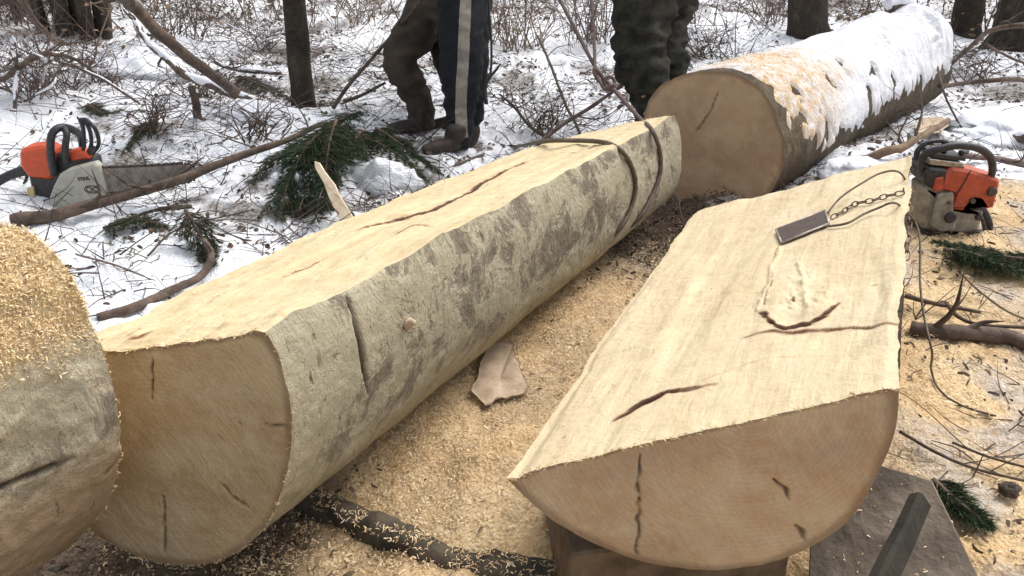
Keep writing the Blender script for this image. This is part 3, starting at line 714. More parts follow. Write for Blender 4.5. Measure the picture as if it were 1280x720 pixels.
# leaf litter in the snow
def clump(x, y, s=1.7, seed=41): return sstep(-.1, .45, fbm(xy3(x, y), s, 4, seed) * .8 + .35 * fbm(xy3(x, y), 7, 3, 43))
def area(x, y): return snowmask(x, y)
x, y = sample_xy(85000, -5.5, 5.5, 1.6, 11, lambda x, y: area(x, y) * (.07 + .8 * clump(x, y)) * (np.abs(x) < .75 * y + .7) * np.clip(.45 + .07 * y, 0, 1))
n = len(x); print('leaves', n)
V, Fq, rd = scatter_strips(np.stack([x, y, height(x, y) + rng.uniform(0, .018, n)], 1), UPN(n), rng.uniform(.012, .042, n), rng.uniform(.006, .022, n), rng.uniform(-.1, .3, n), rng.uniform(.1, .7, n))
tag(mk('leaf_litter', V, Fq, M['litter_leaves'], None, False, {'rnd': rd}), 'dead brown leaves lying scattered over the snow', 'leaf litter', kind='stuff')
# right-hand side and gap: bark crumbs over the sawdust
def gapf(x, y): return np.exp(-(((x - .62) / .34) ** 2 + ((y - 3.0) / .42) ** 2))
x, y = sample_xy(40000, -1.2, 2.4, 1., 3.8, lambda x, y: np.clip(gapf(x, y) * .8 + .22 * sstep(.75, .95, x) * clump(x, y, 4, 9) + .30 * sstep(-.25, -.45, x) * (y < 1.8) + .012, 0, 1))
n = len(x)
V, Fq, rd = scatter_strips(np.stack([x, y, height(x, y) + rng.uniform(0, .02, n)], 1), UPN(n), rng.uniform(.006, .03, n), rng.uniform(.003, .011, n), rng.uniform(-.1, .3, n), rng.uniform(.1, .9, n))
tag(mk('bark_crumbs', V, Fq, M['litter_leaves'], None, False, {'rnd': rd}), 'dark crumbs of bark and leaf trodden into the sawdust', 'bark crumbs', kind='stuff')
def scatter_twigs(x, y, L, rad, rise, seg=5, curve=.35, z0=None, up=None):
    n = len(x); yaw = rng.uniform(0, 2 * math.pi, n); el = rise
    d = np.stack([np.cos(yaw) * np.cos(el), np.sin(yaw) * np.cos(el), np.sin(el)], 1)
    p = np.stack([x, y, (height(x, y) if z0 is None else z0) + .004], 1); bend = rng.normal(0, curve, (n, 3)); bend[:, 2] *= .5
    rings = []; c_ = p.copy()
    for k in range(seg):
        r = rad * (1 - .75 * k / (seg - 1))
        a = np.cross(d, [0.1, .2, 1.]); a /= np.linalg.norm(a, axis=1)[:, None]; b_ = np.cross(d, a)
        for q in range(3):
            an = 2 * math.pi * q / 3; rings.append(c_ + (a * math.cos(an) + b_ * math.sin(an)) * r[:, None])
        c_ = c_ + d * (L / (seg - 1))[:, None]; d = d + bend / (seg - 1) + rng.normal(0, curve * .35, (n, 3)); d /= np.linalg.norm(d, axis=1)[:, None]
    V = np.stack(rings, 1).reshape(-1, 3); m_ = 3 * seg; o = (np.arange(n) * m_)[:, None, None]
    q = np.array([[3 * k + i, 3 * k + (i + 1) % 3, 3 * (k + 1) + (i + 1) % 3, 3 * (k + 1) + i] for k in range(seg - 1) for i in range(3)])[None]
    return V, (o + q).reshape(-1, 4), np.repeat(rng.uniform(0, 1, n), m_)
x, y = sample_xy(42000, -5.5, 5.5, 1.8, 10, lambda x, y: area(x, y) * (.07 + .7 * clump(x, y, 1.3, 141)) * (np.abs(x) < .75 * y + .7))
n = len(x); print('twigs', n)
V, Fq, rd = scatter_twigs(x, y, rng.uniform(.04, .34, n), rng.uniform(.0012, .0035, n), rng.uniform(-.1, .75, n) ** 1)
tag(mk('twig_litter', V, Fq, M['litter_twigs'], None, True, {'rnd': rd}), 'thin dark twigs lying and poking out of the snow', 'twigs', kind='stuff')
x, y = sample_xy(5000, .7, 2.3, 1.1, 3.4, lambda x, y: .08 + 0 * x)
n = len(x); V, Fq, rd = scatter_twigs(x, y, rng.uniform(.03, .2, n), rng.uniform(.001, .0025, n), rng.uniform(-.05, .3, n))
tag(mk('twig_litter', V, Fq, M['litter_twigs'], None, True, {'rnd': rd}), 'thin twigs lying over the trampled sawdust on the right', 'twigs', kind='stuff')
# green sprigs (herbs under the snow)
x, y = sample_xy(9000, -4.5, 4.5, 2., 7.5, lambda x, y: area(x, y) * sstep(.15, .45, fbm(xy3(x, y), 2.2, 3, 151)) * (np.abs(x) < .75 * y + .5))
n = len(x); V, Fq, rd = scatter_strips(np.stack([x, y, height(x, y) + rng.uniform(0, .04, n)], 1), UPN(n), rng.uniform(.02, .07, n), rng.uniform(.002, .006, n), rng.uniform(0, .4, n), rng.uniform(.2, 1.2, n))
tag(mk('green_herbs', V, Fq, M['grass_green'], None, False, {'rnd': rd}), 'low green sprigs showing through the snow', 'herbs', kind='stuff')
# undergrowth band at the back
x, y = sample_xy(5200, -11, 11, 6.6, 17, lambda x, y: sstep(-.35, .3, fbm(xy3(x, y), .8, 3, 161)) * sstep(6.4, 8.6, y + .5 * np.abs(x) * .1) * .8)
n = len(x); print('stems', n)
V, Fq, rd = scatter_twigs(x, y, rng.uniform(.35, 1.5, n), rng.uniform(.003, .009, n), rng.uniform(.7, 1.5, n), 7, .25)
tag(mk('undergrowth_stems', V, Fq, M['brush_stems'], None, True, {'rnd': rd}), 'dense brown bare undergrowth along the back of the clearing', 'undergrowth', kind='stuff')
x2 = np.repeat(x, 5) + rng.normal(0, .12, n * 5); y2 = np.repeat(y, 5) + rng.normal(0, .12, n * 5)
V, Fq, rd = scatter_twigs(x2, y2, rng.uniform(.15, .6, n * 5), rng.uniform(.0018, .004, n * 5), rng.uniform(-.1, 1.2, n * 5), 5, .5, z0=height(x2, y2) + rng.uniform(0, .8, n * 5))
tag(mk('undergrowth_twigs', V, Fq, M['brush_stems'], None, True, {'rnd': rd}), 'fine brown twigs filling the undergrowth at the back', 'undergrowth', kind='stuff')
n = 16000; k = rng.integers(0, len(x), n); x3 = x[k] + rng.normal(0, .25, n); y3 = y[k] + rng.normal(0, .25, n)
V, Fq, rd = scatter_strips(np.stack([x3, y3, height(x3, y3) + rng.uniform(0, .7, n) ** 1.5], 1), UPN(n), rng.uniform(.03, .07, n), rng.uniform(.015, .035, n), rng.uniform(-.1, .3, n), rng.uniform(.3, 1.5, n))
tag(mk('withered_foliage', V, Fq, M['leaf_far'], None, False, {'rnd': rd}), 'withered tan leaves hanging in the undergrowth', 'leaves', kind='stuff')

# ------------------------------------------------------------------ branches (things)
tick('branches (things)')
def branch(name, label, pts, rad, m='branch_bark', cat='branch', snowcap=False, subs=0, sides=8, rough=.25, group=None, seed=1, parentless=True):
    """pts list of (px,py,lift) on ground, or (px,py,None,depth)"""
    W = np.array([gp(q[0], q[1], q[2]) if q[2] is not None else P(q[0], q[1], q[3]) for q in pts])
    n = len(W) * 6; r = np.linspace(rad[0], rad[1], len(W)) if len(rad) == 2 else np.array(rad)
    dense = catmull(np.hstack([W, r[:, None]]), n)
    wob = np.stack([vn(dense[:, :3], 9, seed), vn(dense[:, :3], 9, seed + 1), vn(dense[:, :3], 9, seed + 2)], 1) * np.minimum(.5 * dense[:, 3:4], .02)
    dense[:, :3] += wob
    t = thing(name, label, cat, tuple(W[0]), group)
    rs = random.Random(seed)
    tube('stem', dense[:, :3], dense[:, 3], M[m], t, sides=sides, n=n, smooth=False, rough=rough, seed=seed)
    if subs:
        for k in range(subs):
            parts = []
            i = rs.randrange(int(n * .1), n - 1); b_ = dense[i, :3]; tv = dense[min(i + 1, n - 1), :3] - dense[i - 1, :3]; tv /= np.linalg.norm(tv) + 1e-9
            dv = tv * rs.uniform(.3, 1) + np.array([rs.gauss(0, .7), rs.gauss(0, .5), abs(rs.gauss(0, .5))]); dv /= np.linalg.norm(dv)
            L = rs.uniform(.08, .32); q = [b_, b_ + dv * L * .5 + np.array([rs.gauss(0, .02), 0, rs.gauss(0, .02)]), b_ + dv * L + np.array([rs.gauss(0, .05), rs.gauss(0, .04), rs.gauss(.02, .04)])]
            parts.append(tube_geo(q, [dense[i, 3] * .45, dense[i, 3] * .3, .001], 5, 8))
            if rs.random() < .7:
                e = q[1]; d2 = dv + np.array([rs.gauss(0, .8), rs.gauss(0, .6), rs.gauss(.1, .5)]); parts.append(tube_geo([e, e + d2 * L * .25, e + d2 * L * .5 + np.array([0, 0, rs.gauss(0, .03)])], [dense[i, 3] * .25, .0018, .001], 4, 6))
            v, f = join(parts); mk('side_twig', v, f, M['twig'], t)
    if snowcap:
        k0, k1 = int(n * .05), int(n * .97); d = dense[k0:k1].copy(); th_ = d[:, 3] * .75 * (1 + .8 * vn(d[:, :3], 6, 9)); th_ = np.maximum(th_, d[:, 3] * .3)
        d[:, 2] += d[:, 3] * .55
        v, f = tube_geo(d[:, :3], th_, 8, len(d), .35, 5, False); mk('snow_cap', v, f, M['snow'], t)
    return t
branch('fallen_branch', 'long bare branch slanting across the front of the left chainsaw', [(18, 278, .02), (90, 262, .06), (160, 244, .08), (230, 222, .10), (300, 195, .13), (370, 170, .15), (402, 155, .17)], (.030, .010), 'branch_bark', snowcap=False, subs=5, seed=3)
branch('leaning_pole', 'reddish brown leaning pole coming in from the top left behind the snow', [(120, -45, .95), (165, 5, .72), (205, 45, .50), (250, 82, .30), (295, 113, .12), (330, 135, .03)], (.032, .028), 'branch_bark', 'pole', snowcap=False, subs=4, seed=4)
branch('fallen_branch', 'shorter snow topped branch lying under the leaning reddish pole', [(165, 20, .35), (185, 52, .28), (215, 78, .22), (240, 98, .15), (300, 120, .10), (345, 133, .04)], (.022, .024), 'branch_bark', snowcap=True, subs=6, seed=5)
branch('branch_stub', 'short dark upright stub under the snowy branch', [(248, 150, -.02), (246, 130, .10), (238, 108, .2)], (.024, .018), 'twig', seed=6)
branch('bare_twig', 'thin dark twig rising steeply left of the person with brown trousers', [(415, 135, .02), (445, 95, .22), (480, 55, .42), (520, 8, .65), (535, -20, .8)], (.011, .008), 'twig', 'twig', subs=5, seed=7)
branch('bare_twig', 'short stout twig pointing right beside the fir boughs', [(430, 128, .03), (455, 117, .08), (482, 103, .14)], (.012, .008), 'twig', 'twig', seed=8)
branch('curved_stick', 'curved rough stick on the snow just left of the long flat topped log', [(125, 398, 0), (165, 385, .02), (215, 362, .03), (250, 345, .035), (263, 322, .05), (255, 300, .06)], (.018, .010), 'branch_bark', 'stick', subs=3, seed=9)
branch('bare_twig', 'slim knotty twig in the snow between the two pairs of legs', [(672, 45, .3), (690, 85, .22), (705, 125, .12), (728, 172, .0)], (.008, .009), 'twig', 'twig', subs=6, seed=10)
branch('bare_twig', 'forked twig leaning right behind the flat topped log', [(672, 180, .03), (710, 152, .10), (745, 130, .18), (780, 105, .28)], (.013, .008), 'twig_purple', 'twig', subs=5, seed=11)
branch('bare_twig', 'dark crooked twig at the foot of the person with navy trousers', [(695, 178, .02), (665, 160, .06), (640, 130, .12), (625, 118, .16)], (.011, .006), 'twig', 'twig', subs=7, seed=12)
branch('bare_branch', 'grey branch reaching in from the right edge beyond the snowy log', [(1310, 28, .62), (1280, 32, .55), (1240, 38, .5), (1220, 52, .42), (1200, 70, .3), (1186, 82, .2)], (.016, .010), 'branch_bark', subs=4, seed=13)
branch('bare_branch', 'thin branch running down to the right edge from the grey forked branch', [(1232, 55, .38), (1255, 68, .28), (1300, 88, .2)], (.009, .007), 'twig', seed=14)
branch('bare_branch', 'straight dark branch lying level over the snow at the right edge', [(1175, 108, .14), (1215, 104, .14), (1250, 100, .14), (1310, 100, .12)], (.012, .016), 'branch_bark', subs=4, seed=15)
branch('bare_twig', 'slender twig crossing the level branch beyond the right chainsaw', [(1172, 84, .25), (1178, 108, .18), (1188, 135, .1), (1210, 172, .0)], (.007, .005), 'twig', 'twig', seed=16)
branch('bare_branch', 'dark branch lying behind the handle of the right chainsaw', [(1165, 190, .05), (1210, 195, .04), (1250, 200, .04), (1310, 206, .03)], (.012, .014), 'twig_purple', subs=3, seed=17)
branch('bare_branch', 'pale rough stick wedged under the far end of the snowy log', [(1060, 205, .03), (1110, 190, .06), (1150, 172, .08), (1185, 150, .10)], (.020, .014), 'twig_tan', subs=2, seed=18)
branch('round_stick', 'thick grey stick half buried in sawdust, nearest the wire at right', [(1138, 412, .01), (1180, 418, .015), (1230, 422, .02), (1320, 430, .02)], (.024, .022), 'branch_bark', 'stick', subs=2, seed=19)
branch('thin_stick', 'thin brown stick pointing right above the thick grey stick', [(1130, 369, .04), (1170, 379, .03), (1225, 390, .01)], (.008, .005), 'twig', 'stick', subs=2, seed=20)
branch('thin_stick', 'bent dark twig curving over the thick grey stick', [(1183, 378, .03), (1198, 396, .03), (1230, 407, .04), (1290, 410, .05)], (.006, .005), 'twig', 'stick', seed=21)
branch('thin_stick', 'tan straw like stem arching down from the green bough at right', [(1202, 342, .05), (1225, 365, .04), (1260, 390, .02), (1300, 405, .02)], (.0035, .003), 'twig_tan', 'stick', seed=22)
branch('thin_stick', 'long thin twig running to the right edge beside the dark post', [(1125, 540, .02), (1170, 565, .02), (1220, 585, .02), (1310, 607, .02)], (.004, .003), 'twig', 'stick', subs=4, seed=23)
branch('thin_stick', 'thin twig near the lower right edge above the long one', [(1190, 553, .02), (1240, 572, .02), (1310, 590, .02)], (.003, .003), 'twig', 'stick', subs=3, seed=24)
branch('half_buried_branch', 'dark mossy branch half buried in sawdust between the two front logs', [(310, 600, -.01), (385, 628, -.004), (440, 652, .0), (500, 676, .002), (560, 694, -.004), (640, 716, -.012), (700, 735, -.02)], (.036, .034), 'mossy_wood', sides=16, rough=.55, subs=0, seed=25)
hb = [o for o in bpy.data.objects if o.name == 'half_buried_branch'][0]; hs_ = hb.children[0]; hv = np.array([v.co[:] for v in hs_.data.vertices]) + np.array(hb.location); hn = np.array([v.normal[:] for v in hs_.data.vertices])
i_ = rng.integers(0, len(hv), 4000); k_ = (hn[i_, 2] > .5) & (vn(hv[i_], 14, 5) > -.1); chips('sawdust', hv[i_][k_] + rng.normal(0, .006, (k_.sum(), 3)) * [1, 1, .2] + [0, 0, .002], M['shavings'], hb, 'sawdust lying on the top of the branch', .005, .014)
branch('thin_stick', 'slim bent stem standing up at the foot of the big round log', [(860, 292, .0), (852, 270, .05), (846, 243, .12)], (.004, .003), 'twig_tan', 'stick', seed=26)
branch('thin_stick', 'small dark splinter on the sawdust edge beside the half log', [(822, 345, .0), (832, 326, .02)], (.003, .002), 'twig', 'stick', seed=27)
branch('fallen_branch', 'snow covered arching branch over the brush at the far left', [(-30, 112, .05), (20, 88, .22), (48, 68, .30), (90, 72, .25), (120, 92, .12)], (.022, .008), 'branch_bark', snowcap=True, subs=14, seed=28)
branch('fallen_branch', 'snowy branch bending down to the ground left of the brush heap', [(60, 62, .32), (30, 80, .25), (20, 105, .15), (18, 135, .02)], (.016, .010), 'branch_bark', snowcap=True, subs=9, seed=29)
branch('fallen_branch', 'snow laden branch crossing the brush heap above the left chainsaw', [(70, 75, .18), (115, 92, .2), (150, 112, .12), (175, 130, .04)], (.012, .007), 'branch_bark', snowcap=True, subs=14, seed=30)
branch('bare_branch', 'brown leaning branch between the tree stems and snow at top left', [(18, -20, .7), (38, 18, .45), (62, 45, .2), (75, 55, .05)], (.02, .018), 'branch_bark', subs=5, seed=31)
branch('fallen_branch', 'dark log end poking from the snow near the tip of the guide bar', [(165, 268, .02), (200, 262, .03), (240, 258, .03)], (.014, .009), 'mossy_wood', snowcap=True, seed=32)
branch('bare_twig', 'fine twig curving over the snow right of the guide bar tip', [(185, 320, .01), (215, 290, .05), (262, 275, .05), (318, 262, .06)], (.004, .003), 'twig', 'twig', subs=4, seed=33)
branch('bare_twig', 'small reddish twig on the snow left of the flat topped log', [(95, 318, .02), (140, 330, .03), (180, 345, .02)], (.004, .003), 'twig_purple', 'twig', subs=6, seed=34)
branch('fallen_branch', 'snow capped branch lying below the green sprigs at top center left', [(270, 78, .05), (300, 88, .08), (350, 92, .06)], (.016, .012), 'branch_bark', snowcap=True, subs=5, seed=35)
branch('bare_branch', 'snow capped dead wood lump at the right edge of the snow', [(1255, 172, .02), (1290, 176, .05), (1330, 182, .05)], (.03, .03), 'branch_bark', snowcap=True, seed=36)
# branch stub on C, snow topped
sb = P(1112, 14, 5.0)
t = thing('branch_stub', 'reddish brown stub lying in the snow on top of the big round log', 'branch', tuple(sb))
tube('stem', [sb + [0, 0, -.0], sb + [.08, .02, .01], sb + [.16, .03, -.01]], [.05, .045, .035], M['branch_bark'], t, rough=.2)
tube('snow_cap', [sb + [-.02, 0, .04], sb + [.07, .02, .055], sb + [.15, .03, .04]], [.035, .042, .02], M['snow'], t, rough=.25)

# small brush heaps (individual shrubs)
def shrub(px, py, label, nst, hh, sp, m='twig_purple', seed=0, snowy=0, r=.004):
    rs = random.Random(seed); o = gp(px, py); t = thing('bare_shrub', label, 'shrub', tuple(o)); parts = []; sn = []
    for k in range(nst):
        a = rs.uniform(0, 6.28); L = hh * rs.uniform(.5, 1.2); b_ = o + np.array([rs.gauss(0, sp * .3), rs.gauss(0, sp * .3), -.01])
        tip = b_ + np.array([math.cos(a) * sp * rs.uniform(.2, 1), math.sin(a) * sp * rs.uniform(.2, 1), L * rs.uniform(.4, 1)]); md = .5 * (b_ + tip) + np.array([rs.gauss(0, .05), rs.gauss(0, .05), L * .15])
        parts.append(tube_geo([b_, md, tip], [r, r * .7, r * .3], 4, 9))
        for j in range(3):
            q = md * (1 - j / 3) + tip * j / 3; e = q + np.array([rs.gauss(0, .12), rs.gauss(0, .12), rs.gauss(.03, .08)]); parts.append(tube_geo([q, .5 * (q + e) + np.array([0, 0, rs.gauss(0, .02)]), e], [r * .5, r * .4, r * .2], 4, 6))
        if rs.random() < snowy: sn.append(tube_geo([b_ * .6 + md * .4 + [0, 0, .006], md + [0, 0, .008], tip + [0, 0, .004]], [.005, .009, .003], 5, 8, .3))
    v, f = join(parts); mk('stems', v, f, M[m], t)
    for v, f in sn: mk('snow_cap', v, f, M['snow'], t)
    return t
shrub(45, 115, 'tangled purple brown brush heap under snowy branches at the far left', 60, .4, .38, seed=1, snowy=.3)
shrub(105, 105, 'smaller tangle of thin brush beside the brush heap', 40, .3, .3, seed=2, snowy=.3)
shrub(30, 30, 'reddish bare shrub at the top left corner', 70, .9, .5, seed=3, r=.005)
shrub(190, 165, 'low twiggy tuft with brown leaves right of the left chainsaw', 26, .22, .2, 'twig', seed=4)
shrub(325, 175, 'low twiggy tuft below the dark upright tree trunk', 22, .22, .2, 'twig', seed=5)
shrub(260, 120, 'twiggy tuft beside the short dark stub', 26, .22, .25, 'twig', seed=6)
shrub(640, 60, 'olive brown shrub at the top between the two pairs of legs', 60, .6, .4, 'twig_tan', seed=7)
shrub(575, 30, 'olive brown shrub behind the person with navy trousers', 50, .6, .4, 'twig_tan', seed=17)
shrub(740, 50, 'reddish thin shrub left of the person in dark camouflage', 50, .7, .35, 'twig_purple', seed=8)
shrub(680, 165, 'small dark twig tuft behind the flat topped log', 26, .25, .25, 'twig', seed=9)
shrub(890, 70, 'sparse twig tuft in snow right of the person in dark camouflage', 26, .4, .3, 'twig', seed=10, snowy=.2)
shrub(1215, 100, 'sparse twig tuft on the snow beyond the far end of the round log', 18, .3, .3, 'twig', seed=11)
shrub(960, 30, 'bare shrub at the foot of the leftmost trunk of the right group', 40, .5, .4, 'twig_purple', seed=12)
shrub(230, 45, 'bare shrub behind the leaning reddish pole', 40, .5, .45, 'twig', seed=13)
shrub(450, 30, 'low shrub at the top left of the person with brown trousers', 40, .5, .45, 'twig_tan', seed=14)
shrub(330, 60, 'low dark shrub left of the upright trunk', 30, .3, .4, 'twig', seed=15, snowy=.3)

# ------------------------------------------------------------------ trees
tick('trees')
def tree(px, py, rad, hgt, lean, label, seed, group=None, depth=None, xy=None, stems=None, crownseed=0):
    rs = random.Random(seed); o = gp(px, py) if xy is None else np.array([xy[0], xy[1], h1(*xy)])
    t = thing('bare_tree', label, 'tree', tuple(o), group)
    st = stems or [(0, 0, rad, lean, 0)]
    limbs = []
    for (dx, dy, r, ln, ly) in st:
        b_ = o + np.array([dx, dy, -.08])
        pts = [b_, b_ + [ln * .03, ly * .03, .1], b_ + [ln * .2, ly * .2, hgt * .2], b_ + [ln * .55 + rs.gauss(0, .02), ly * .5, hgt * .5], b_ + [ln, ly, hgt]]
        v, f = tube_geo(pts, [r * 1.45, r * 1.12, r, r * .7, r * .12], 20 if r > .04 else 8, 46, .16, seed)
        # attrs for bark
        nvr = len(v); mk('trunk', v, f, M['trunk_bark'], t, attrs={'su': v[:, 2] * .4, 'sv': np.arctan2(v[:, 1] - b_[1], v[:, 0] - b_[0]) * r * 1.2, 'low': np.clip(.5 - (v[:, 2] - o[2]), 0, 1) * 0, 'crack': np.zeros(nvr)})
        for k in range(9 if r > .04 else 4):
            f_ = rs.uniform(.42, .97); p = b_ + np.array([ln, ly, hgt]) * f_; a = rs.uniform(0, 6.28); L = hgt * rs.uniform(.12, .28) * (1.3 - f_)* 2
            e = p + np.array([math.cos(a) * L, math.sin(a) * L, L * rs.uniform(.3, .9)]); md = .5 * (p + e) + np.array([0, 0, L * .1]); limbs.append(tube_geo([p, md, e], [r * .35, r * .2, r * .05], 5, 8))
            for j in range(4):
                q = p + (e - p) * rs.uniform(.3, 1); e2 = q + np.array([rs.gauss(0, L * .3), rs.gauss(0, L * .3), abs(rs.gauss(0, L * .3))]); limbs.append(tube_geo([q, .5 * (q + e2) + np.array([0, 0, .03]), e2], [r * .12, r * .08, r * .02], 4, 5))
    v, f = join(limbs); mk('crown', v, f, M['twig'], t)
    return t
tree(379, 135, .060, 6.5, .15, 'slim dark upright trunk standing in the snow left of the people', 1)
tree(1012, 42, .145, 9, -.9, 'dark trunk behind the snowy round log, leftmost of the right group', 2)
tree(1205, 42, .115, 9, -.2, 'dark trunk just beyond the far end of the snowy round log', 3)
tree(1268, 60, .20, 10, .3, 'thickest dark trunk at the upper right edge of the picture', 4)
rs = random.Random(5)
tree(98, 48, .06, 6, .1, 'cluster of close brown stems rising together at top left', 5, stems=[(dx, dy, r, l_, ly) for dx, dy, r, l_, ly in [(-.27, 0, .05, -.5, .1), (-.17, .12, .06, -.2, .2), (-.08, -.03, .065, -.1, -.1), (.0, .1, .07, .05, .2), (.09, -.02, .06, .25, 0), (.17, .08, .055, .45, .1), (.24, 0, .04, .7, 0)]])
tree(25, 20, .05, 5, -.2, 'thin brown stem at the far top left corner', 6)
tree(0, 0, .11, 9, .2, 'background tree hidden behind the person with navy trousers', 8, xy=(-.35, 7.4))
k = 0
for (bx, by, br) in [(-5.6, 9.5, .14), (-3.3, 12.0, .18), (-1.2, 13.5, .15), (1.0, 12.4, .2), (3.1, 14.0, .16), (6.3, 10.5, .17), (8.2, 13, .2), (-8.0, 12.5, .2), (-6.5, 5.5, .15), (7.0, 6.0, .18), (-2.5, 16, .2), (4.6, 17, .2)]:
    t = tree(0, 0, br, 10, random.uniform(-.4, .4), 'bare forest tree standing far behind the clearing', 40 + k, 'forest trees behind the clearing', xy=(bx, by)); k += 1

# ------------------------------------------------------------------ fir boughs
tick('fir boughs')
def bough(pts, label, seed, L=.22, dens=1., name='fir_bough'):
    W = np.array([gp(q[0], q[1], q[2]) for q in pts]); rs = np.random.default_rng(seed)
    t = thing(name, label, 'fir bough', tuple(W[0])); n = 26
    q = catmull(W, n); parts = [tube_geo(q, np.linspace(.008, .003, n), 6, n, smooth=False)]
    NV = []; NF = []; cnt = 0
    def needles(a, c_, num):
        nonlocal cnt
        d = c_ - a; ln = np.linalg.norm(d); d = d / (ln + 1e-9)
        m_ = max(4, int(num)); tt = rs.uniform(0, 1, m_); p = a + (c_ - a) * tt[:, None]
        o_ = rs.normal(0, 1, (m_, 3)); o_ -= d * (o_ @ d)[:, None]; o_ /= np.linalg.norm(o_, axis=1)[:, None]; o_[:, 2] *= .6
        e = p + (o_ * .8 + d * .7) * rs.uniform(.014, .026, m_)[:, None]; s = np.cross(o_, d) * .0013
        NV.append(np.stack([p - s, p + s, e], 1).reshape(-1, 3)); NF.append(np.arange(m_ * 3).reshape(-1, 3) + cnt); cnt += m_ * 3
    for i in range(1, n):
        f = i / n; T = q[i] - q[i - 1]; T /= np.linalg.norm(T) + 1e-9
        S = np.cross(T, [0, 0, 1.]); S /= np.linalg.norm(S) + 1e-9
        for sd in (-1, 1):
            for rep in range(2):
                l_ = L * (1.15 - f) * rs.uniform(.6, 1.1); dv = S * sd * rs.uniform(.6, 1) + T * .7 + np.array([rs.normal(0, .15), rs.normal(0, .15), rs.normal(.0, .25)]); dv /= np.linalg.norm(dv)
                e = q[i] + dv * l_ + np.array([0, 0, -l_ * .25]); md = q[i] + dv * l_ * .5
                parts.append(tube_geo([q[i], md, e], [.003, .002, .001], 3, 4)); needles(q[i], md, 90 * l_ / .2 * dens); needles(md, e, 90 * l_ / .2 * dens)
                for kk in range(2):
                    g = q[i] + (e - q[i]) * rs.uniform(.25, .8); e2 = g + (dv + S * rs.normal(0, .8) + T * .4) * l_ * .35; parts.append(tube_geo([g, e2], [.0015, .001], 3, 2)); needles(g, e2, 45 * l_ / .2 * dens)
    v, f = join(parts); mk('stem', v, f, M['twig'], t)
    mk('needles', np.vstack(NV), np.vstack(NF), M['needles_mix'], t, False, {'rnd': np.repeat(rs.uniform(0, 1, cnt // 3) * .5 + .5 * np.repeat(rs.uniform(0, 1, cnt // 60 + 1), 20)[:cnt // 3], 3)})
    return t
bough([(430, 155, .20), (395, 190, .16), (360, 225, .09), (332, 262, .03)], 'drooping dark fir bough just left of the split stake', 1, .12, .8)
bough([(435, 165, .14), (410, 195, .14), (385, 235, .09), (372, 268, .03)], 'fir bough behind the split stake', 2, .12, .8)
bough([(445, 165, .10), (475, 180, .12), (510, 203, .09), (532, 225, .03)], 'broad fir bough reaching right to the boots', 3, .11)
bough([(450, 140, .06), (425, 150, .08), (405, 165, .08), (385, 190, .06)], 'topmost fir bough of the heap beside the slim trunk', 5, .10, .7)
bough([(232, 262, .12), (245, 285, .08), (258, 310, .03), (262, 330, .01)], 'small greyish fir sprig hanging over the snow', 6, .09, .5)
bough([(1180, 312, .04), (1215, 318, .05), (1250, 330, .05), (1300, 345, .03)], 'green fir bough on the sawdust below the right chainsaw', 7, .085)
bough([(1310, 325, .05), (1260, 322, .05), (1215, 310, .04), (1170, 302, .03)], 'second green fir bough under the right chainsaw', 8, .07)
bough([(1165, 600, .05), (1200, 630, .04), (1235, 655, .02)], 'dark green fir sprig beside the dark post', 9, .05)
bough([(450, 165, .14), (425, 200, .14), (402, 240, .08), (395, 272, .03)], 'fir bough hanging low beside the split stake', 21, .13)
bough([(470, 160, .14), (500, 180, .12), (530, 200, .08), (548, 215, .04)], 'olive fir bough nearest the boots and the log edge', 22, .09)
bough([(400, 165, .24), (380, 190, .2), (362, 225, .12), (350, 270, .02)], 'steep dark fir bough hanging from the end of the slanting branch', 24, .12)
bough([(420, 150, .25), (412, 180, .22), (408, 215, .14), (412, 255, .03)], 'upright dark fir bough directly behind the stake tip', 25, .12)
bough([(415, 165, .12), (370, 185, .08), (340, 200, .05), (318, 225, .02)], 'loose fir bough spread on the snow left of the heap', 23, .12, .6)
bough([(190, 150, .03), (175, 165, .04), (160, 185, .02)], 'tiny green sprig in the snow right of the left chainsaw', 10, .07, .4)
bough([(300, 95, .03), (345, 115, .06), (365, 125, .05)], 'green sprig behind the fallen pole end', 11, .1, .4)
bough([(130, 285, .02), (170, 275, .03), (205, 282, .02)], 'green sprig under the slanting branch', 12, .08, .4)
bough([(110, 130, .03), (130, 142, .04), (150, 138, .02)], 'green sprig on the snow above the left chainsaw', 13, .08, .4)
# snow lump between the boughs
def lump(name, label, cat, px, py, lift, r, m, seed, sq=(1, 1, .6), parent=None, kind=None):
    o = gp(px, py, lift); u_, v_ = np.meshgrid(np.linspace(0, 2 * math.pi, 40, endpoint=False), np.linspace(0, math.pi, 24))
    d = np.stack([np.sin(v_) * np.cos(u_), np.sin(v_) * np.sin(u_), np.cos(v_)], -1); rr = r * (1 + .45 * fbm(d, 1.9, 5, seed) + .18 * fbm(d, 7, 3, seed + 9))
    V = (d * rr[..., None] * np.array(sq)).reshape(-1, 3) + o
    ob = mk(name, V, gridfaces(24, 40, True), m); return tag(ob, label, cat, kind=kind)
lump('snow_heap', 'grey snow heap showing between the fir boughs', 'snow', 478, 232, .0, .13, M['ground'], 3, (1.1, .7, .85))
lump('snow_heap', 'small snow clump caught on the fir boughs', 'snow', 375, 225, .12, .028, M['snow'], 4, (.8, .8, 1.4))
lump('snow_heap', 'little snow clump just left of the fir boughs', 'snow', 345, 228, .08, .03, M['snow'], 5, (.8, .8, 1.2))
lump('snow_heap', 'rounded snow heap behind the end of the slanting branch', 'snow', 320, 150, .0, .2, M['snow'], 6, (1.3, 1, .5))
lump('snow_heap', 'snow heap by the crossing of the leaning pole', 'snow', 185, 95, .0, .28, M['snow'], 7, (1.3, 1, .4))
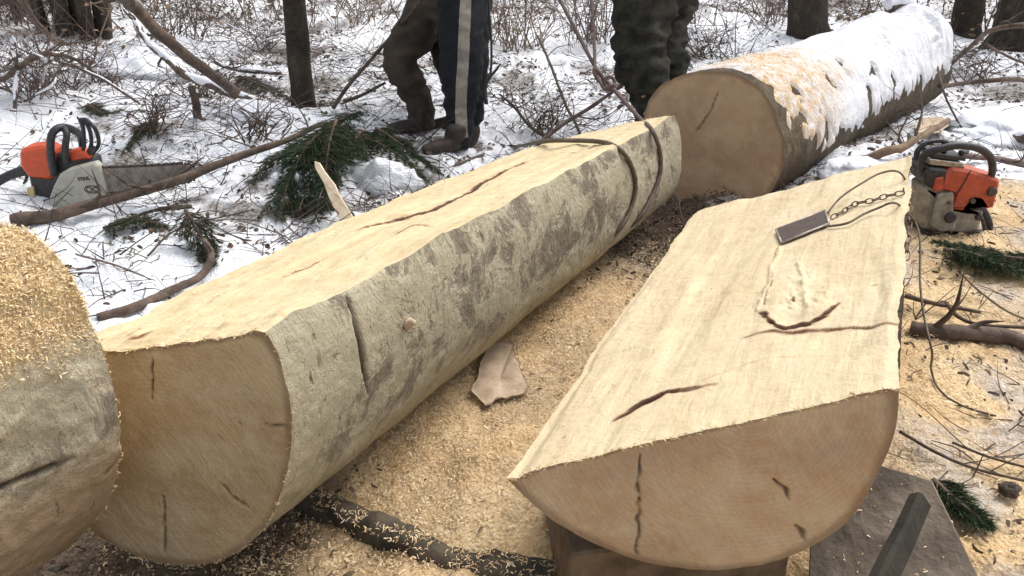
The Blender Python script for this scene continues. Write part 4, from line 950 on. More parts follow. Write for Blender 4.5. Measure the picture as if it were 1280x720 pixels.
lump('snow_heap', 'snow heap with bark piece beyond the half log', 'snow', 1080, 215, .0, .12, M['snow'], 8, (1.5, 1, .5))
lump('stump', 'dark rotten stump low under the fir boughs', 'stump', 388, 262, .0, .075, M['mossy_wood'], 9, (1.5, 1, .6))
lump('dirt_clod', 'rounded dark clod of earth below the long thin twig at right', 'clod', 1262, 612, .015, .018, M['twig'], 10, (1.2, 1, .8))
lump('snow_heap', 'smooth snow mound at the right edge beyond the right chainsaw', 'snow', 1262, 165, .0, .24, M['snow'], 12, (1.5, 1, .35))

# ------------------------------------------------------------------ split stake & bark flake & supports & post
tick('split stake & bark flake & supports & post')
def slab(name, label, cat, outline, thick, m, o, X, Z, Yv, seed=0):
    t = thing(name, label, cat, tuple(o)) if False else None
    v, f = prism_geo(outline, -thick / 2, thick / 2, np.array(o), np.array(X, float), np.array(Z, float), np.array(Yv, float), min(.003, thick * .3))
    return tag(mk(name, v, f, m, None, False), label, cat)
# stake: leaning sliver standing in front of boughs
so = P(438, 282, 3.15); up = P(398, 205, 3.2) - so; L_ = np.linalg.norm(up); up /= L_; sx = np.cross(up, Fv); sx /= np.linalg.norm(sx)
if sx[0] < 0: sx = -sx
slab('split_stake', 'pale freshly split wooden stake leaning among the fir boughs', 'stake', [(a_ * .62, c_) for a_, c_ in [(-.045, -.06), (.040, -.06), (.038, .05), (.030, L_ * .5), (.034, L_ * .62), (.016, L_ * .85), (.012, L_), (-.012, L_ + .015), (-.028, L_ * .97), (-.024, L_ * .7), (-.036, L_ * .5), (-.040, L_ * .2)]], .018, M['split_wood'], so, sx, up, np.cross(sx, up))
# bark flake between logs
def flake(name, label, cat, pxs, lift, m, thick=.004, curl=.005, seed=0):
    W = np.array([gp(a_, c_, lift) for a_, c_ in pxs]); c0 = W.mean(0); k = len(W); W = np.vstack([W[i] + (W[(i + 1) % k] - W[i]) * t_ for i in range(k) for t_ in np.linspace(0, 1, 5, endpoint=False)]); W = W + .0025 * np.stack([vn(W, 80, 1), vn(W, 80, 2), 0 * W[:, 0]], 1); NW_ = len(W); nr = 14; t = np.linspace(0, 1, nr)
    V = c0 + (W[None] - c0) * t[:, None, None]; V[..., 2] += curl * (np.sin(t * 3.1)[:, None] * .6 + vn(V, 14, seed)) ; V = V.reshape(-1, 3)
    V2 = V.copy(); V2[:, 2] -= thick; f = gridfaces(nr, NW_, True); n_ = len(V); f2 = f[:, ::-1] + n_
    j = np.arange(NW_); j2 = (j + 1) % NW_; side = np.stack([(nr - 1) * NW_ + j, n_ + (nr - 1) * NW_ + j, n_ + (nr - 1) * NW_ + j2, (nr - 1) * NW_ + j2], 1)
    return tag(mk(name, np.vstack([V, V2]), np.vstack([f, f2, side]), m, None, True), label, cat)
flake('bark_flake', 'torn pinkish flake of peeled bark lying on the sawdust between the logs', 'bark piece', [(608, 440), (618, 430), (632, 427), (642, 430), (644, 445), (650, 452), (654, 470), (661, 484), (655, 492), (641, 494), (634, 497), (627, 496), (620, 498), (614, 504), (606, 506), (597, 497), (588, 488), (598, 470), (600, 455)], .02, M['peeled_bark'], seed=3)
flake('bark_flake', 'small pale chip of bark on the snow beyond the half log', 'bark piece', [(1150, 148), (1178, 145), (1188, 155), (1175, 165), (1150, 168), (1143, 158)], .03, M['peeled_bark'], seed=4)
flake('bark_flake', 'dark leaf shaped piece on the snow past the big log', 'bark piece', [(1212, 148), (1226, 144), (1231, 152), (1222, 157)], .01, M['leaf'], seed=5)
# supports under the half log
def block(name, label, cat, c0, size, rz, m, seed=0, tilt=0.):
    n = 10; sx, sy, sz = size; t = thing(name, label, cat, tuple(c0), rot=(0, tilt, rz))
    poly = roundpoly([(-sx / 2, 0), (sx / 2, 0), (sx / 2, sz), (-sx / 2, sz)], 3, .08)
    v, f = prism_geo(poly, -sy / 2, sy / 2, bev=.006); o = mk('timber', v, f, m, t, False, world=False); return t
block('support_block', 'dark square timber block under the near end of the half log', 'block', (.30, 1.24, -.02), (.42, .16, .19), .12, M['brown_block'])
block('support_block', 'weathered brown block end under the left side of the half log', 'block', (.115, 1.33, -.02), (.07, .20, .20), .1, M['grey_board'])
block('support_block', 'hidden timber block under the far end of the half log', 'block', (.80, 2.1, -.02), (.5, .14, .26), .1, M['brown_block'])
g0 = np.array([.66, 1.22, .12])
flv = [P(1015, 640, 1.62), P(1100, 585, 1.62), P(1165, 615, 1.60), P(1240, 760, 1.42), P(1000, 760, 1.42)]
flv = np.array(flv); cF = flv.mean(0)
pn = np.cross(flv[1] - flv[0], flv[3] - flv[0]); pn /= np.linalg.norm(pn); pn = pn if pn[2] > 0 else -pn
flv = flv - ((flv - cF) @ pn)[:, None] * pn
Xb = flv[3] - flv[1]; Xb /= np.linalg.norm(Xb); Zb = np.cross(pn, Xb)
t = thing('grey_board', 'weathered grey board under the right side of the half log', 'board', tuple(cF))
v, f = prism_geo([((q - cF) @ Xb, (q - cF) @ Zb) for q in flv], -.03, 0, cF, Xb, Zb, pn, .003); mk('plank', v, f, M['grey_board'], t, False)
# dark post
pt = P(1150, 628, 1.28); pb = P(1094, 745, 1.10)
t = thing('dark_post', 'dark square ended post leaning against the grey board in the lower right corner', 'post', tuple(pb))
dv = pt - pb; L_ = np.linalg.norm(dv); dv /= L_; Xp = np.cross(dv, Fv); Xp /= np.linalg.norm(Xp); Yp = np.cross(Xp, dv)
v, f = prism_geo(roundpoly([(-.016, -.2), (.015, -.2), (.018, L_ * .3), (.016, L_ * .6), (.018, L_), (-.015, L_ + .006), (-.018, L_ * .5)], 3, .06), -.012, .012, pb, Xp, dv, Yp, .005); mk('timber', v, f, M['black_post'], t, False)

chips('sawdust', np.array([P(rng.uniform(1030, 1180), rng.uniform(620, 720), 1.2) for _ in range(0)]).reshape(-1, 3) if False else np.array([plane_hit(rng.uniform(1010, 1190), rng.uniform(600, 720), cF + pn * .002, pn) for _ in range(40)]), M['shavings'], [o for o in bpy.data.objects if o.name == 'grey_board'][0], 'sawdust specks on the board', .003, .010, .3)
# ------------------------------------------------------------------ cables
tick('cables')
cab = []
for a_, c_ in [(548, 216), (575, 205), (605, 193), (640, 185), (680, 181), (720, 180)]: cab.append(hit(a_, c_, .012))
for a_, c_ in [(755, 180), (772, 187), (786, 205), (793, 232), (786, 262), (772, 286)]: cab.append(hit(a_, c_, .006))
last = cab[-1]
cab += [last + np.array([-.06, .03, -.06]), last + np.array([-.2, .06, -.08]), last + np.array([-.36, .05, .02])]
cb = thing('choker_cable', 'brown cable laid over the top and side of the flat topped log, nearer loop', 'cable', tuple(cab[5]))
tube('rope', cab, [.008] * len(cab), M['cable'], cb, sides=8, n=90)
cab = [P(640, -110, 6.6), P(668, -60, 5.6), P(700, 0, 4.6), P(722, 42, 4.2), P(745, 85, 3.85), P(770, 115, 3.6), P(798, 146, 3.32)]
for a_, c_ in [(812, 163), (822, 188), (823, 215), (812, 245), (796, 272)]: cab.append(hit(a_, c_, .008))
last = cab[-1]; cab += [last + np.array([-.07, .03, -.06]), last + np.array([-.22, .06, -.07])]
cb = thing('choker_cable', 'brown rope with ring knot rising from the far end of the flat topped log', 'cable', tuple(cab[5]))
tube('rope', cab, [.010, .010, .010, .010, .009, .009] + [.008] * (len(cab) - 6), M['cable_dark'], cb, sides=8, n=120)
kc = P(762, 104, 3.68); an = np.linspace(0, 2 * math.pi, 14)
tube('ring', [kc + Rv * .024 * math.cos(a) + Uv * .028 * math.sin(a) + Fv * .004 * math.sin(2 * a) for a in an], [.008] * 14, M['cable_dark'], cb, n=40)
kc2 = P(748, 95, 3.75)
tube('ring', [kc2 + Rv * .014 * math.cos(a) + Uv * .030 * math.sin(a) - Rv * .5 * .03 * math.sin(a) for a in an], [.0075] * 14, M['cable_dark'], cb, n=40)
tube('loose_strand', [P(736, -30, 4.5), P(741, 20, 4.2), P(743, 60, 3.95), P(745, 90, 3.78), P(757, 112, 3.66), P(768, 106, 3.62)], [.008] * 6, M['cable_dark'], cb)
# wire on the half log: plate, links, wires, hanging tail
pl = [hit(x, y, .004) for x, y in [(972, 291), (1031, 267), (1036, 284), (978, 306)]]
pl = np.array(pl); c0 = pl.mean(0); X_ = pl[1] - pl[0]; X_ /= np.linalg.norm(X_); Z_ = np.cross(nB, X_)
t = thing('wedge_plate', 'flat brown metal plate with bright rim lying on the half log', 'metal plate', tuple(c0))
o2 = [((q - c0) @ X_, (q - c0) @ Z_) for q in pl]
v, f = prism_geo(o2, -.002, .005, c0, X_, Z_, nB, .001); mk('plate', v, f, M['plate_rust'], t, False)
rim = [c0 + X_ * a_ * 1.03 + Z_ * c_ * 1.03 + nB * .004 for a_, c_ in o2 + [o2[0]]]
for i in range(4): pass
v, f = join([tube_geo([rim[i], rim[i + 1]], [.003, .003], 6, 2) for i in range(4)]); mk('rim', v, f, M['steel_bright'], t)
t = thing('wire_rope', 'thin wire arching over the half log and hanging down beside it to the sawdust', 'wire', tuple(pl[1]))
w1 = [hit(1034, 270, .006), hit(1055, 255, .02), hit(1080, 242, .03), hit(1105, 232, .035), hit(1125, 230, .03), P(1138, 240, 2.3)]
tube('wire', w1, [.0026] * 6, M['cable'], t, n=40)
w2 = [hit(1036, 286, .006), hit(1060, 284, .010), hit(1080, 274, .012), hit(1100, 267, .015), hit(1122, 264, .02), P(1142, 275, 2.22), P(1150, 300, 2.15), P(1150, 350, 2.05), P(1155, 395, 1.98), P(1165, 440, 1.92), gp(1164, 462, .03), gp(1175, 488, .01), gp(1205, 508, .01), gp(1245, 520, .006)]
tube('wire', w2, [.0028] * len(w2), M['cable'], t, n=110)
# chain links
def links(name, label, pts, cnt, size, parent=None):
    q = catmull(np.array(pts), cnt * 2 + 1); t = thing(name, label, 'chain', tuple(q[0]))
    for i in range(cnt):
        a, b_ = q[2 * i], q[2 * i + 2]; c_ = .5 * (a + b_); d = b_ - a; L = np.linalg.norm(d); d /= L; s = np.cross(d, nB if i % 2 else np.cross(d, nB)); s /= np.linalg.norm(s) + 1e-9
        tube('link', [c_ + d * L * .62 * math.cos(k) + s * size * math.sin(k) for k in np.linspace(0, 2 * math.pi, 11)], [.0017] * 11, M['chain_metal'], t, sides=6, n=20)
links('steel_chain', 'short chain lying on the half log between plate and wire', [hit(1040, 275, .006), hit(1055, 268, .008), hit(1070, 258, .008), hit(1090, 256, .010), hit(1108, 250, .010), hit(1130, 246, .010)], 11, .006)
links('steel_chain', 'rusty chain hanging down the right edge of the half log', [hit(1130, 240, .006)] + [P(x, y, d) for x, y, d in [(1136, 255, 2.27), (1136, 280, 2.20), (1135, 305, 2.12), (1133, 325, 2.07)]], 12, .007)
# black strap hanging beside navy legs
t = thing('hanging_strap', 'thin black strap with a dark hook dangling right of the navy trousers', 'strap', tuple(P(610, 60, 4.2)))
tube('cord', [P(611, -60, 4.25), P(611, 0, 4.22), P(614, 50, 4.2), P(614, 85, 4.2), P(611, 98, 4.2)], [.006] * 5, M['black_rubber'], t)
tube('hook', [P(610, 92, 4.2), P(606, 112, 4.2), P(608, 130, 4.2)], [.014, .012, .011], M['black_rubber'], t)
tube('hook', [P(609, 100, 4.2), P(618, 90, 4.2), P(626, 80, 4.2)], [.010, .007, .005], M['black_rubber'], t)

# ------------------------------------------------------------------ chainsaws
tick('chainsaws')
def emptyframe(name, label, o, yaw=0):
    return thing(name, label, 'chainsaw', tuple(o), rot=(0, 0, yaw))
def part(t, name, poly, t0, t1, m, bev=.004, rnd=None, parent=None, smooth=False):
    poly = roundpoly(poly, 4, rnd) if rnd else poly
    v, f = prism_geo(poly, t0, t1, bev=bev)
    o = mk(name, v, f, m, parent or t, smooth, world=False); return o
def ltube(t, name, pts, rad, m, **k):
    v, f = tube_geo(pts, rad, **k); return mk(name, v, f, m, t, True, world=False)
# left saw: local x right, z up, y away; pixel -> metres
lo_ = gp(90, 259, .005); kL = 3.62 / ((lo_ - CAM) @ Fv); print('saw L depth', 3.62 / kL)
def LS(x, y, base=(90, 262), sc=272. * kL): return ((x - base[0]) / sc, (base[1] - y) / sc * 1.06)
sawL = emptyframe('chainsaw', 'orange and grey chainsaw lying in the snow at left with its bar pointing right', lo_)
pl_ = lambda L: [LS(*q) for q in L]
part(sawL, 'engine_cover', pl_([(44, 201), (48, 196), (62, 194), (72, 192), (84, 198), (86, 202), (76, 228), (70, 231), (47, 228), (41, 215)]), .00, .10, M['orange_plastic'], .012, .18)
part(sawL, 'engine_cover', pl_([(100, 199), (112, 198), (120, 202), (122, 208), (98, 212)]), .01, .07, M['orange_plastic'], .008, .2)
part(sawL, 'housing', pl_([(44, 262), (46, 226), (72, 229), (84, 202), (100, 204), (124, 209), (124, 250), (90, 262)]), .012, .11, M['black_plastic'], .01, .1)
cc = part(sawL, 'clutch_cover', pl_([(70, 262), (70, 250), (80, 234), (90, 221), (102, 215), (133, 208), (137, 212), (139, 244), (100, 256), (76, 263)]), -.035, .01, M['grey_plastic'], .008, .12)
part(sawL, 'cover_panel', pl_([(104, 218), (134, 211), (137, 244), (104, 253)]), -.0375, -.034, M['grey_plastic'], .001, .08)
def text(t, s, loc, size, m, name='lettering', rot=0.):
    cu = bpy.data.curves.new('tmp', 'FONT'); cu.body = s; cu.size = size; cu.extrude = .0006; cu.offset = .0007; cu.align_x = 'CENTER'; cu.align_y = 'CENTER'
    ob = bpy.data.objects.new('tmp', cu); col.objects.link(ob); dg = bpy.context.evaluated_depsgraph_get(); me = bpy.data.meshes.new_from_object(ob.evaluated_get(dg)); bpy.data.objects.remove(ob)
    me.materials.clear(); me.materials.append(m); o = bpy.data.objects.new(name, me); col.objects.link(o); o.parent = t; o.location = loc; o.rotation_euler = (math.pi / 2, rot, 0); return o
lx, lz = LS(117, 226); text(cc, 'STIHL', (lx, -.0385, lz), .021, M['black_plastic'], rot=-.10)
for dx in (-.014, .014):
    ex, ez = LS(124, 238); ltube(cc, 'emblem_ring', [(ex + dx + .011 * math.cos(a), -.0385, ez + .010 * math.sin(a)) for a in np.linspace(0, 6.283, 16)], [.0022] * 16, M['dark_metal'], sides=5, n=32)
ex, ez = LS(124, 238); ltube(cc, 'emblem_ring', [(ex + .034 * math.cos(a), -.0380, ez + .0165 * math.sin(a)) for a in np.linspace(0, 6.283, 16)], [.0022] * 16, M['dark_metal'], sides=5, n=32)
# bar + chain
gb = part(sawL, 'guide_bar', pl_([(120, 217), (200, 214), (232, 212), (239, 215), (241, 221), (236, 229), (200, 234), (120, 247)]), -.012, -.007, M['bar_steel'], .001, .12)
barp = pl_([(130, 216), (165, 214.5), (200, 213), (230, 211), (240, 213.5), (243, 221), (237, 230), (200, 236), (165, 241), (130, 246)])
bp = catmull([(x, -.0095, z) for x, z in barp], 90); vs = []
for i in range(0, 88):
    p = bp[i]; d = bp[i + 1] - p; d /= np.linalg.norm(d); nrm_ = np.array([-d[2], 0, d[0]]); h_ = .0085 if i % 3 == 0 else .0055
    vs.append(prism_geo([(-.0048, -.004), (.0048, -.004), (.0040, h_), (-.003, h_)], -.004, .004, p, d, nrm_, np.array([0, 1., 0]), .0006))
v, f = join(vs); mk('saw_chain', v, f, M['dark_metal'], gb, False, world=False)
# front handle (loop across the body, seen nearly edge-on)
hx = lambda x, y, dy: (LS(x, y)[0], dy, LS(x, y)[1] - .47 * dy)
ltube(sawL, 'front_handle', [hx(80, 225, -.01), hx(84, 200, -.02), hx(90, 180, -.015), hx(97, 171, .02), hx(101, 171, .08), hx(98, 176, .15), hx(90, 200, .185), hx(82, 235, .18)], [.016] * 8, M['black_plastic'], sides=10, n=44)
ltube(sawL, 'front_handle', [hx(97, 212, -.012), hx(101, 195, -.015), hx(104, 180, .0), hx(100, 172, .02)], [.014] * 4, M['black_plastic'], sides=10, n=20)
# hand guard with slots: three ribs
for k, dx in enumerate((0, 7, 14)):
    ltube(sawL, 'hand_guard', [hx(112 + dx * .5, 201, .03 + k * .01), hx(117 + dx, 188, .03 + k * .01), hx(120 + dx * .95, 172, .03), hx(117 + dx * .5, 162 + k * .6, .04)], [.007, .0085, .0085, .008], M['black_plastic'], sides=8, n=18)
ltube(sawL, 'hand_guard', [hx(117, 162, .04), hx(124, 162, .04), hx(130, 167, .03)], [.009] * 3, M['black_plastic'], n=12)
ltube(sawL, 'hand_guard', [hx(108, 203, .02), hx(118, 201, .03), hx(128, 192, .03)], [.009] * 3, M['black_plastic'], n=12)
# rear handle
ltube(sawL, 'rear_handle', [hx(48, 212, .08), hx(35, 216, .08), hx(15, 222, .08), hx(-5, 231, .08), hx(-28, 245, .08), hx(-34, 256, .08)], [.028, .024, .021, .021, .022, .018], M['black_plastic'], sides=10, n=30)
ltube(sawL, 'rear_handle', [hx(-34, 254, .08), hx(-10, 262, .08), hx(20, 261, .08), hx(50, 258, .08)], [.014, .013, .014, .016], M['black_plastic'], sides=8, n=24)
ltube(sawL, 'trigger', [hx(36, 220, .08), hx(31, 228, .08), hx(27, 232, .08)], [.008, .006, .003], M['black_plastic'], n=10)
part(sawL, 'warning_label', pl_([(43, 240), (51, 238), (48, 256), (41, 254)]), -.002, .012, M['label_yellow'], .001)
part(sawL, 'spike', pl_([(138, 216), (146, 214), (141, 221), (148, 224), (140, 229), (147, 234), (138, 238)]), -.006, -.002, M['dark_metal'], .0005)

ro_ = gp(1190, 293, -.004); kR = 2.72 / ((ro_ - CAM) @ Fv); print('saw R depth', 2.72 / kR)
def RS(x, y, base=(1190, 296), sc=385. * kR): return ((x - base[0]) / sc, (base[1] - y) / sc * 1.07)
sawR = thing('chainsaw', 'orange chainsaw with black wrap handle standing on sawdust behind the half log', 'chainsaw', tuple(ro_))
pl_ = lambda L: [RS(*q) for q in L]
hx = lambda x, y, dy: (RS(x, y)[0], dy, RS(x, y)[1] - .42 * dy)
part(sawR, 'crankcase', pl_([(1143, 240), (1150, 236), (1175, 238), (1180, 262), (1200, 266), (1224, 268), (1223, 292), (1200, 299), (1168, 296), (1152, 290), (1147, 262)]), .0, .12, M['grey_dirty'], .012, .12)
part(sawR, 'starter_cover', pl_([(1158, 244), (1176, 242), (1182, 268), (1190, 288), (1172, 291), (1158, 284)]), -.022, .004, M['grey_dirty'], .006, .15)
part(sawR, 'engine_cover', pl_([(1160, 220), (1170, 214), (1191, 217), (1228, 227), (1231, 232), (1232, 262), (1222, 264), (1212, 253), (1204, 252), (1196, 266), (1178, 264), (1180, 246), (1160, 240)]), -.012, .09, M['orange_dirty'], .01, .14)
ltube(sawR, 'cover_seam', [hx(1191, 218, -.0135), hx(1186, 235, -.0135), hx(1180, 250, -.0135)], [.002] * 3, M['black_plastic'], n=10)
part(sawR, 'carburettor_box', pl_([(1137, 220), (1142, 214), (1162, 216), (1174, 226), (1170, 238), (1148, 238), (1139, 232)]), -.01, .13, M['black_plastic'], .008, .15)
part(sawR, 'air_filter', pl_([(1150, 226), (1160, 224), (1164, 240), (1152, 242)]), -.018, .0, M['orange_dirty'], .004, .2)
part(sawR, 'muffler_plate', pl_([(1141, 205), (1182, 210), (1186, 216), (1142, 212)]), .0, .12, M['steel_bright'], .002, .1)
part(sawR, 'muffler_plate', pl_([(1146, 199), (1186, 204), (1187, 209), (1146, 205)]), .01, .11, M['black_plastic'], .002, .1)
ltube(sawR, 'front_handle', [hx(1140, 222, .02), hx(1134, 210, .01), hx(1134, 199, -.01), hx(1148, 194, -.03), hx(1166, 191, -.035), hx(1190, 194, -.03), hx(1208, 203, -.02), hx(1218, 216, -.005), hx(1222, 226, .01)], [.012, .012, .013, .013, .0135, .0135, .0135, .013, .012], M['black_plastic'], sides=10, n=50)
ltube(sawR, 'hand_guard', [hx(1134, 204, .05), hx(1133, 194, .05), hx(1141, 185, .05), hx(1156, 182, .05), hx(1166, 184, .05)], [.010, .010, .009, .008, .010], M['black_plastic'], sides=8, n=24)
ltube(sawR, 'hand_guard', [hx(1160, 196, .02), hx(1163, 187, .05), hx(1176, 185, .05), hx(1188, 188, .05), hx(1191, 195, .04), hx(1180, 197, .02)], [.010, .010, .008, .008, .009, .010], M['black_plastic'], sides=8, n=28)
ltube(sawR, 'rear_handle', [hx(1212, 256, .05), hx(1226, 262, .05), hx(1236, 272, .05), hx(1244, 284, .05), hx(1246, 294, .05)], [.014, .016, .015, .013, .010], M['black_plastic'], sides=10, n=24)
ltube(sawR, 'rear_handle', [hx(1214, 262, .02), hx(1226, 276, .02), hx(1238, 293, .03), hx(1247, 295, .05)], [.006, .007, .008, .008], M['dark_metal'], sides=8, n=20)
def cap(t, name, x, y, r, d, m):
    cx, cz = RS(x, y); poly = [(cx + r * math.cos(a), cz + r * math.sin(a)) for a in np.linspace(0, 6.283, 22, endpoint=False)]; return part(t, name, poly, d - .010, d + .004, m, .003)
cap(sawR, 'fuel_cap', 1178, 272, .020, -.022, M['black_plastic']); cap(sawR, 'fuel_cap', 1217, 274, .012, .0, M['black_plastic'])
cap(sawR, 'cover_screw', 1223, 242, .017, -.012, M['dark_metal']); cap(sawR, 'cover_screw', 1202, 253, .010, -.012, M['dark_metal']); cap(sawR, 'cover_screw', 1172, 254, .005, -.022, M['dark_metal'])
part(sawR, 'base_plate', pl_([(1150, 290), (1225, 292), (1222, 300), (1156, 299)]), .0, .15, M['black_plastic'], .003, .1)
# bar of the right saw points away from the camera, seen only by its root
part(sawR, 'guide_bar', [(-.125, .05), (-.120, .05), (-.120, .10), (-.125, .10)], .16, .5, M['bar_steel'], .001)

# ------------------------------------------------------------------ people
tick('people')
def skin_mesh(chains, subdiv=2, seed=0, wr=0., wscale=12., wdir=None):
    """chains: list of (list of (x,y,z,r)) ; first vertex of later chains may be an int index to connect"""
    V = []; Ed = []; Rr = []
    for ch in chains:
        prev = None
        for q in ch:
            if isinstance(q, int): prev = q; continue
            V.append(q[:3]); Rr.append(q[3]); i = len(V) - 1
            if prev is not None: Ed.append((prev, i))
            prev = i
    me = bpy.data.meshes.new('tmp'); me.from_pydata([tuple(map(float, v)) for v in V], Ed, []); ob = bpy.data.objects.new('tmp', me); col.objects.link(ob)
    md = ob.modifiers.new('s', 'SKIN'); md.use_smooth_shade = True
    sv = me.skin_vertices[0].data
    for i, r in enumerate(Rr):
        r = r if isinstance(r, (tuple, list)) else (r, r); sv[i].radius = r; sv[i].use_root = (i == 0)
    sb_ = ob.modifiers.new('d', 'SUBSURF'); sb_.levels = subdiv; sb_.render_levels = subdiv
    dg = bpy.context.evaluated_depsgraph_get(); e = ob.evaluated_get(dg); m2 = bpy.data.meshes.new_from_object(e)
    n = len(m2.vertices); co = np.zeros(n * 3, np.float32); m2.vertices.foreach_get('co', co); co = co.reshape(-1, 3).astype(float)
    no = np.zeros(n * 3, np.float32); m2.vertices.foreach_get('normal', no); no = no.reshape(-1, 3)
    fs = [tuple(p.vertices) for p in m2.polygons]
    bpy.data.objects.remove(ob)
    if wr:
        q = co * np.array([1, 1, 1.9]); w = np.abs(vn(q, wscale, seed)) * -1 + .5 + .5 * vn(q, wscale * 2.2, seed + 1)
        q2 = co + np.array([.5, .2, 0]) * co[:, 2:3]; w = w + .8 * (0.5 - np.abs(vn(q2 * np.array([.7, .7, 2.6]), wscale, seed + 5)))
        co = co + no * (w * wr)[:, None]
    return co, fs
def person(label, hipL, kneeL, footL, hipR, kneeR, footR, lean, trousers, jacket, tr_r, seed, toe, wr=.012, extra_leg=None):
    """joints as world points"""
    hipL, kneeL, footL, hipR, kneeR, footR = [np.array(a, float) for a in (hipL, kneeL, footL, hipR, kneeR, footR)]
    o = .5 * (footL + footR); o[2] = min(footL[2], footR[2]); t = thing('person', label, 'person', tuple(o))
    pel = .5 * (hipL + hipR) + [0, 0, .05]; toe = np.array(toe, float); side = hipR - hipL; side[2] = 0; side /= np.linalg.norm(side)
    chest = pel + np.array(lean) * .36; sh = pel + np.array(lean) * .50; neck = pel + np.array(lean) * .56; head = pel + np.array(lean) * .72
    sL = sh - side * .19; sR = sh + side * .19
    eL = sL + np.array([0, 0, -.27]) + toe * .06 - side * .05; eR = sR + np.array([0, 0, -.27]) + toe * .06 + side * .05
    wL = eL + toe * .20 + [0, 0, -.10]; wR = eR + toe * .20 + [0, 0, -.10]
    T4 = lambda p, r: (p[0], p[1], p[2], r)
    # body: one continuous skin
    ch = [[T4(pel, .11), T4(pel + np.array(lean) * .18, .105), T4(chest, .125), T4(sh, .10), T4(neck, .052), T4(head - np.array(lean) * .05, .075), T4(head, .092), T4(head + np.array(lean) * .08, .075)]]
    idx = {'pel': 0, 'sh': 3}
    ch.append([0, T4(hipL, .085), T4(kneeL, .045), T4(footL + [0, 0, .09], .03), T4(footL + [0, 0, .035] + toe * .05, .036), T4(footL + [0, 0, .03] + toe * .17, .028)])
    ch.append([0, T4(hipR, .085), T4(kneeR, .045), T4(footR + [0, 0, .09], .03), T4(footR + [0, 0, .035] + toe * .05, .036), T4(footR + [0, 0, .03] + toe * .17, .028)])
    base = 8 + 5 + 5; wi = []
    for s_, e_, w_ in ((sL, eL, wL), (sR, eR, wR)):
        hd = w_ - e_; hd /= np.linalg.norm(hd); palm = w_ + hd * .06; ch.append([3, T4(s_, .055), T4(e_, .038), T4(w_, .026), T4(palm, (.036, .020))]); pi_ = base + 3; base += 4
        lat = np.cross(hd, toe); lat = np.array([0, 0, 1.]) if np.linalg.norm(lat) < .1 else lat / np.linalg.norm(lat); dn = np.cross(hd, lat)
        for k_, (off, ln) in enumerate(((-.030, .065), (-.010, .075), (.010, .072), (.028, .055))):
            a = palm + hd * .03 + lat * off; b_ = a + hd * ln * .5 + dn * .012; c_ = b_ + hd * ln * .25 + dn * .028
            ch.append([pi_, T4(a, .009), T4(b_, .0085), T4(c_, .007)]); base += 3
        a = palm - hd * .02 + lat * -.035; ch.append([pi_, T4(a, .011), T4(a + hd * .03 - lat * .012 + dn * .015, .009), T4(a + hd * .05 - lat * .01 + dn * .03, .007)]); base += 3
    co, fs = skin_mesh(ch, 2); body = mk('body', co, fs, M['skin'], t)
    # face
    fd = toe.copy(); fd[2] = 0; fd /= np.linalg.norm(fd); hc = head
    for s_ in (-1, 1):
        e = hc + fd * .082 + side * .032 * s_; tube('eye', [e, e + fd * .008], [.011, .008], M['hair'], body if False else t, n=4)
        e = hc + side * .088 * s_; tube('ear', [e + [0, 0, -.025], e + side * .01 * s_, e + [0, 0, .028]], [.01, .014, .01], M['skin'], t, n=8)
    tube('nose', [hc + fd * .085 + [0, 0, .005], hc + fd * .108 + [0, 0, -.028]], [.008, .014], M['skin'], t, n=6)
    tube('mouth', [hc + fd * .088 - side * .024 + [0, 0, -.055], hc + fd * .092 + [0, 0, -.054], hc + fd * .088 + side * .024 + [0, 0, -.055]], [.004, .006, .004], M['boot'], t, n=8)
    # hat
    uh = np.array(lean) / np.linalg.norm(lean)
    tube('hat', [hc + uh * .03 - fd * .012, hc + uh * .07 - fd * .012, hc + uh * .115 - fd * .01, hc + uh * .135 - fd * .01], [.102, .104, .085, .03], M['black_rubber'], t, sides=18, n=14)
    # jacket
    jc = [[T4(pel + [0, 0, -.02], tr_r * 1.25), T4(pel + np.array(lean) * .18, .155), T4(chest, .17), T4(sh, .12), T4(neck - np.array(lean) * .02, .075)]]
    for s_, e_, w_ in ((sL, eL, wL), (sR, eR, wR)): jc.append([3, T4(s_, .078), T4(e_, .058), T4(w_ - (w_ - e_) * .06, .043)])
    co, fs = skin_mesh(jc, 2, seed, wr * .6, 9); mk('jacket', co, fs, jacket, t)
    return t, pel, side, toe
def leg_chain(pts): return [tuple(q) for q in pts]
def trousers(t, chains, m, seed, wr, ws=12, name='trousers'):
    co, fs = skin_mesh(chains, 3, seed, wr, ws); return mk(name, co, fs, m, t)
def boots(t, foot, toe, m, top=.16):
    foot = np.array(foot, float); toe = np.array(toe, float)
    co, fs = skin_mesh([[(*(foot + [0, 0, top]), .060), (*(foot + [0, 0, .09]), .055), (*(foot + [0, 0, .045] + toe * .02), .05), (*(foot + [0, 0, .04] + toe * .11), .044), (*(foot + [0, 0, .033] + toe * .20), .032)]], 2, 3, .002, 30)
    co[:, 2] = np.maximum(co[:, 2], foot[2] + .001); mk('boot', co, fs, m, t)
def pd(px, py, d): return P(px, py, d)
def T5(px, py, d, r): q = P(px, py, d); return (q[0], q[1], q[2], r)
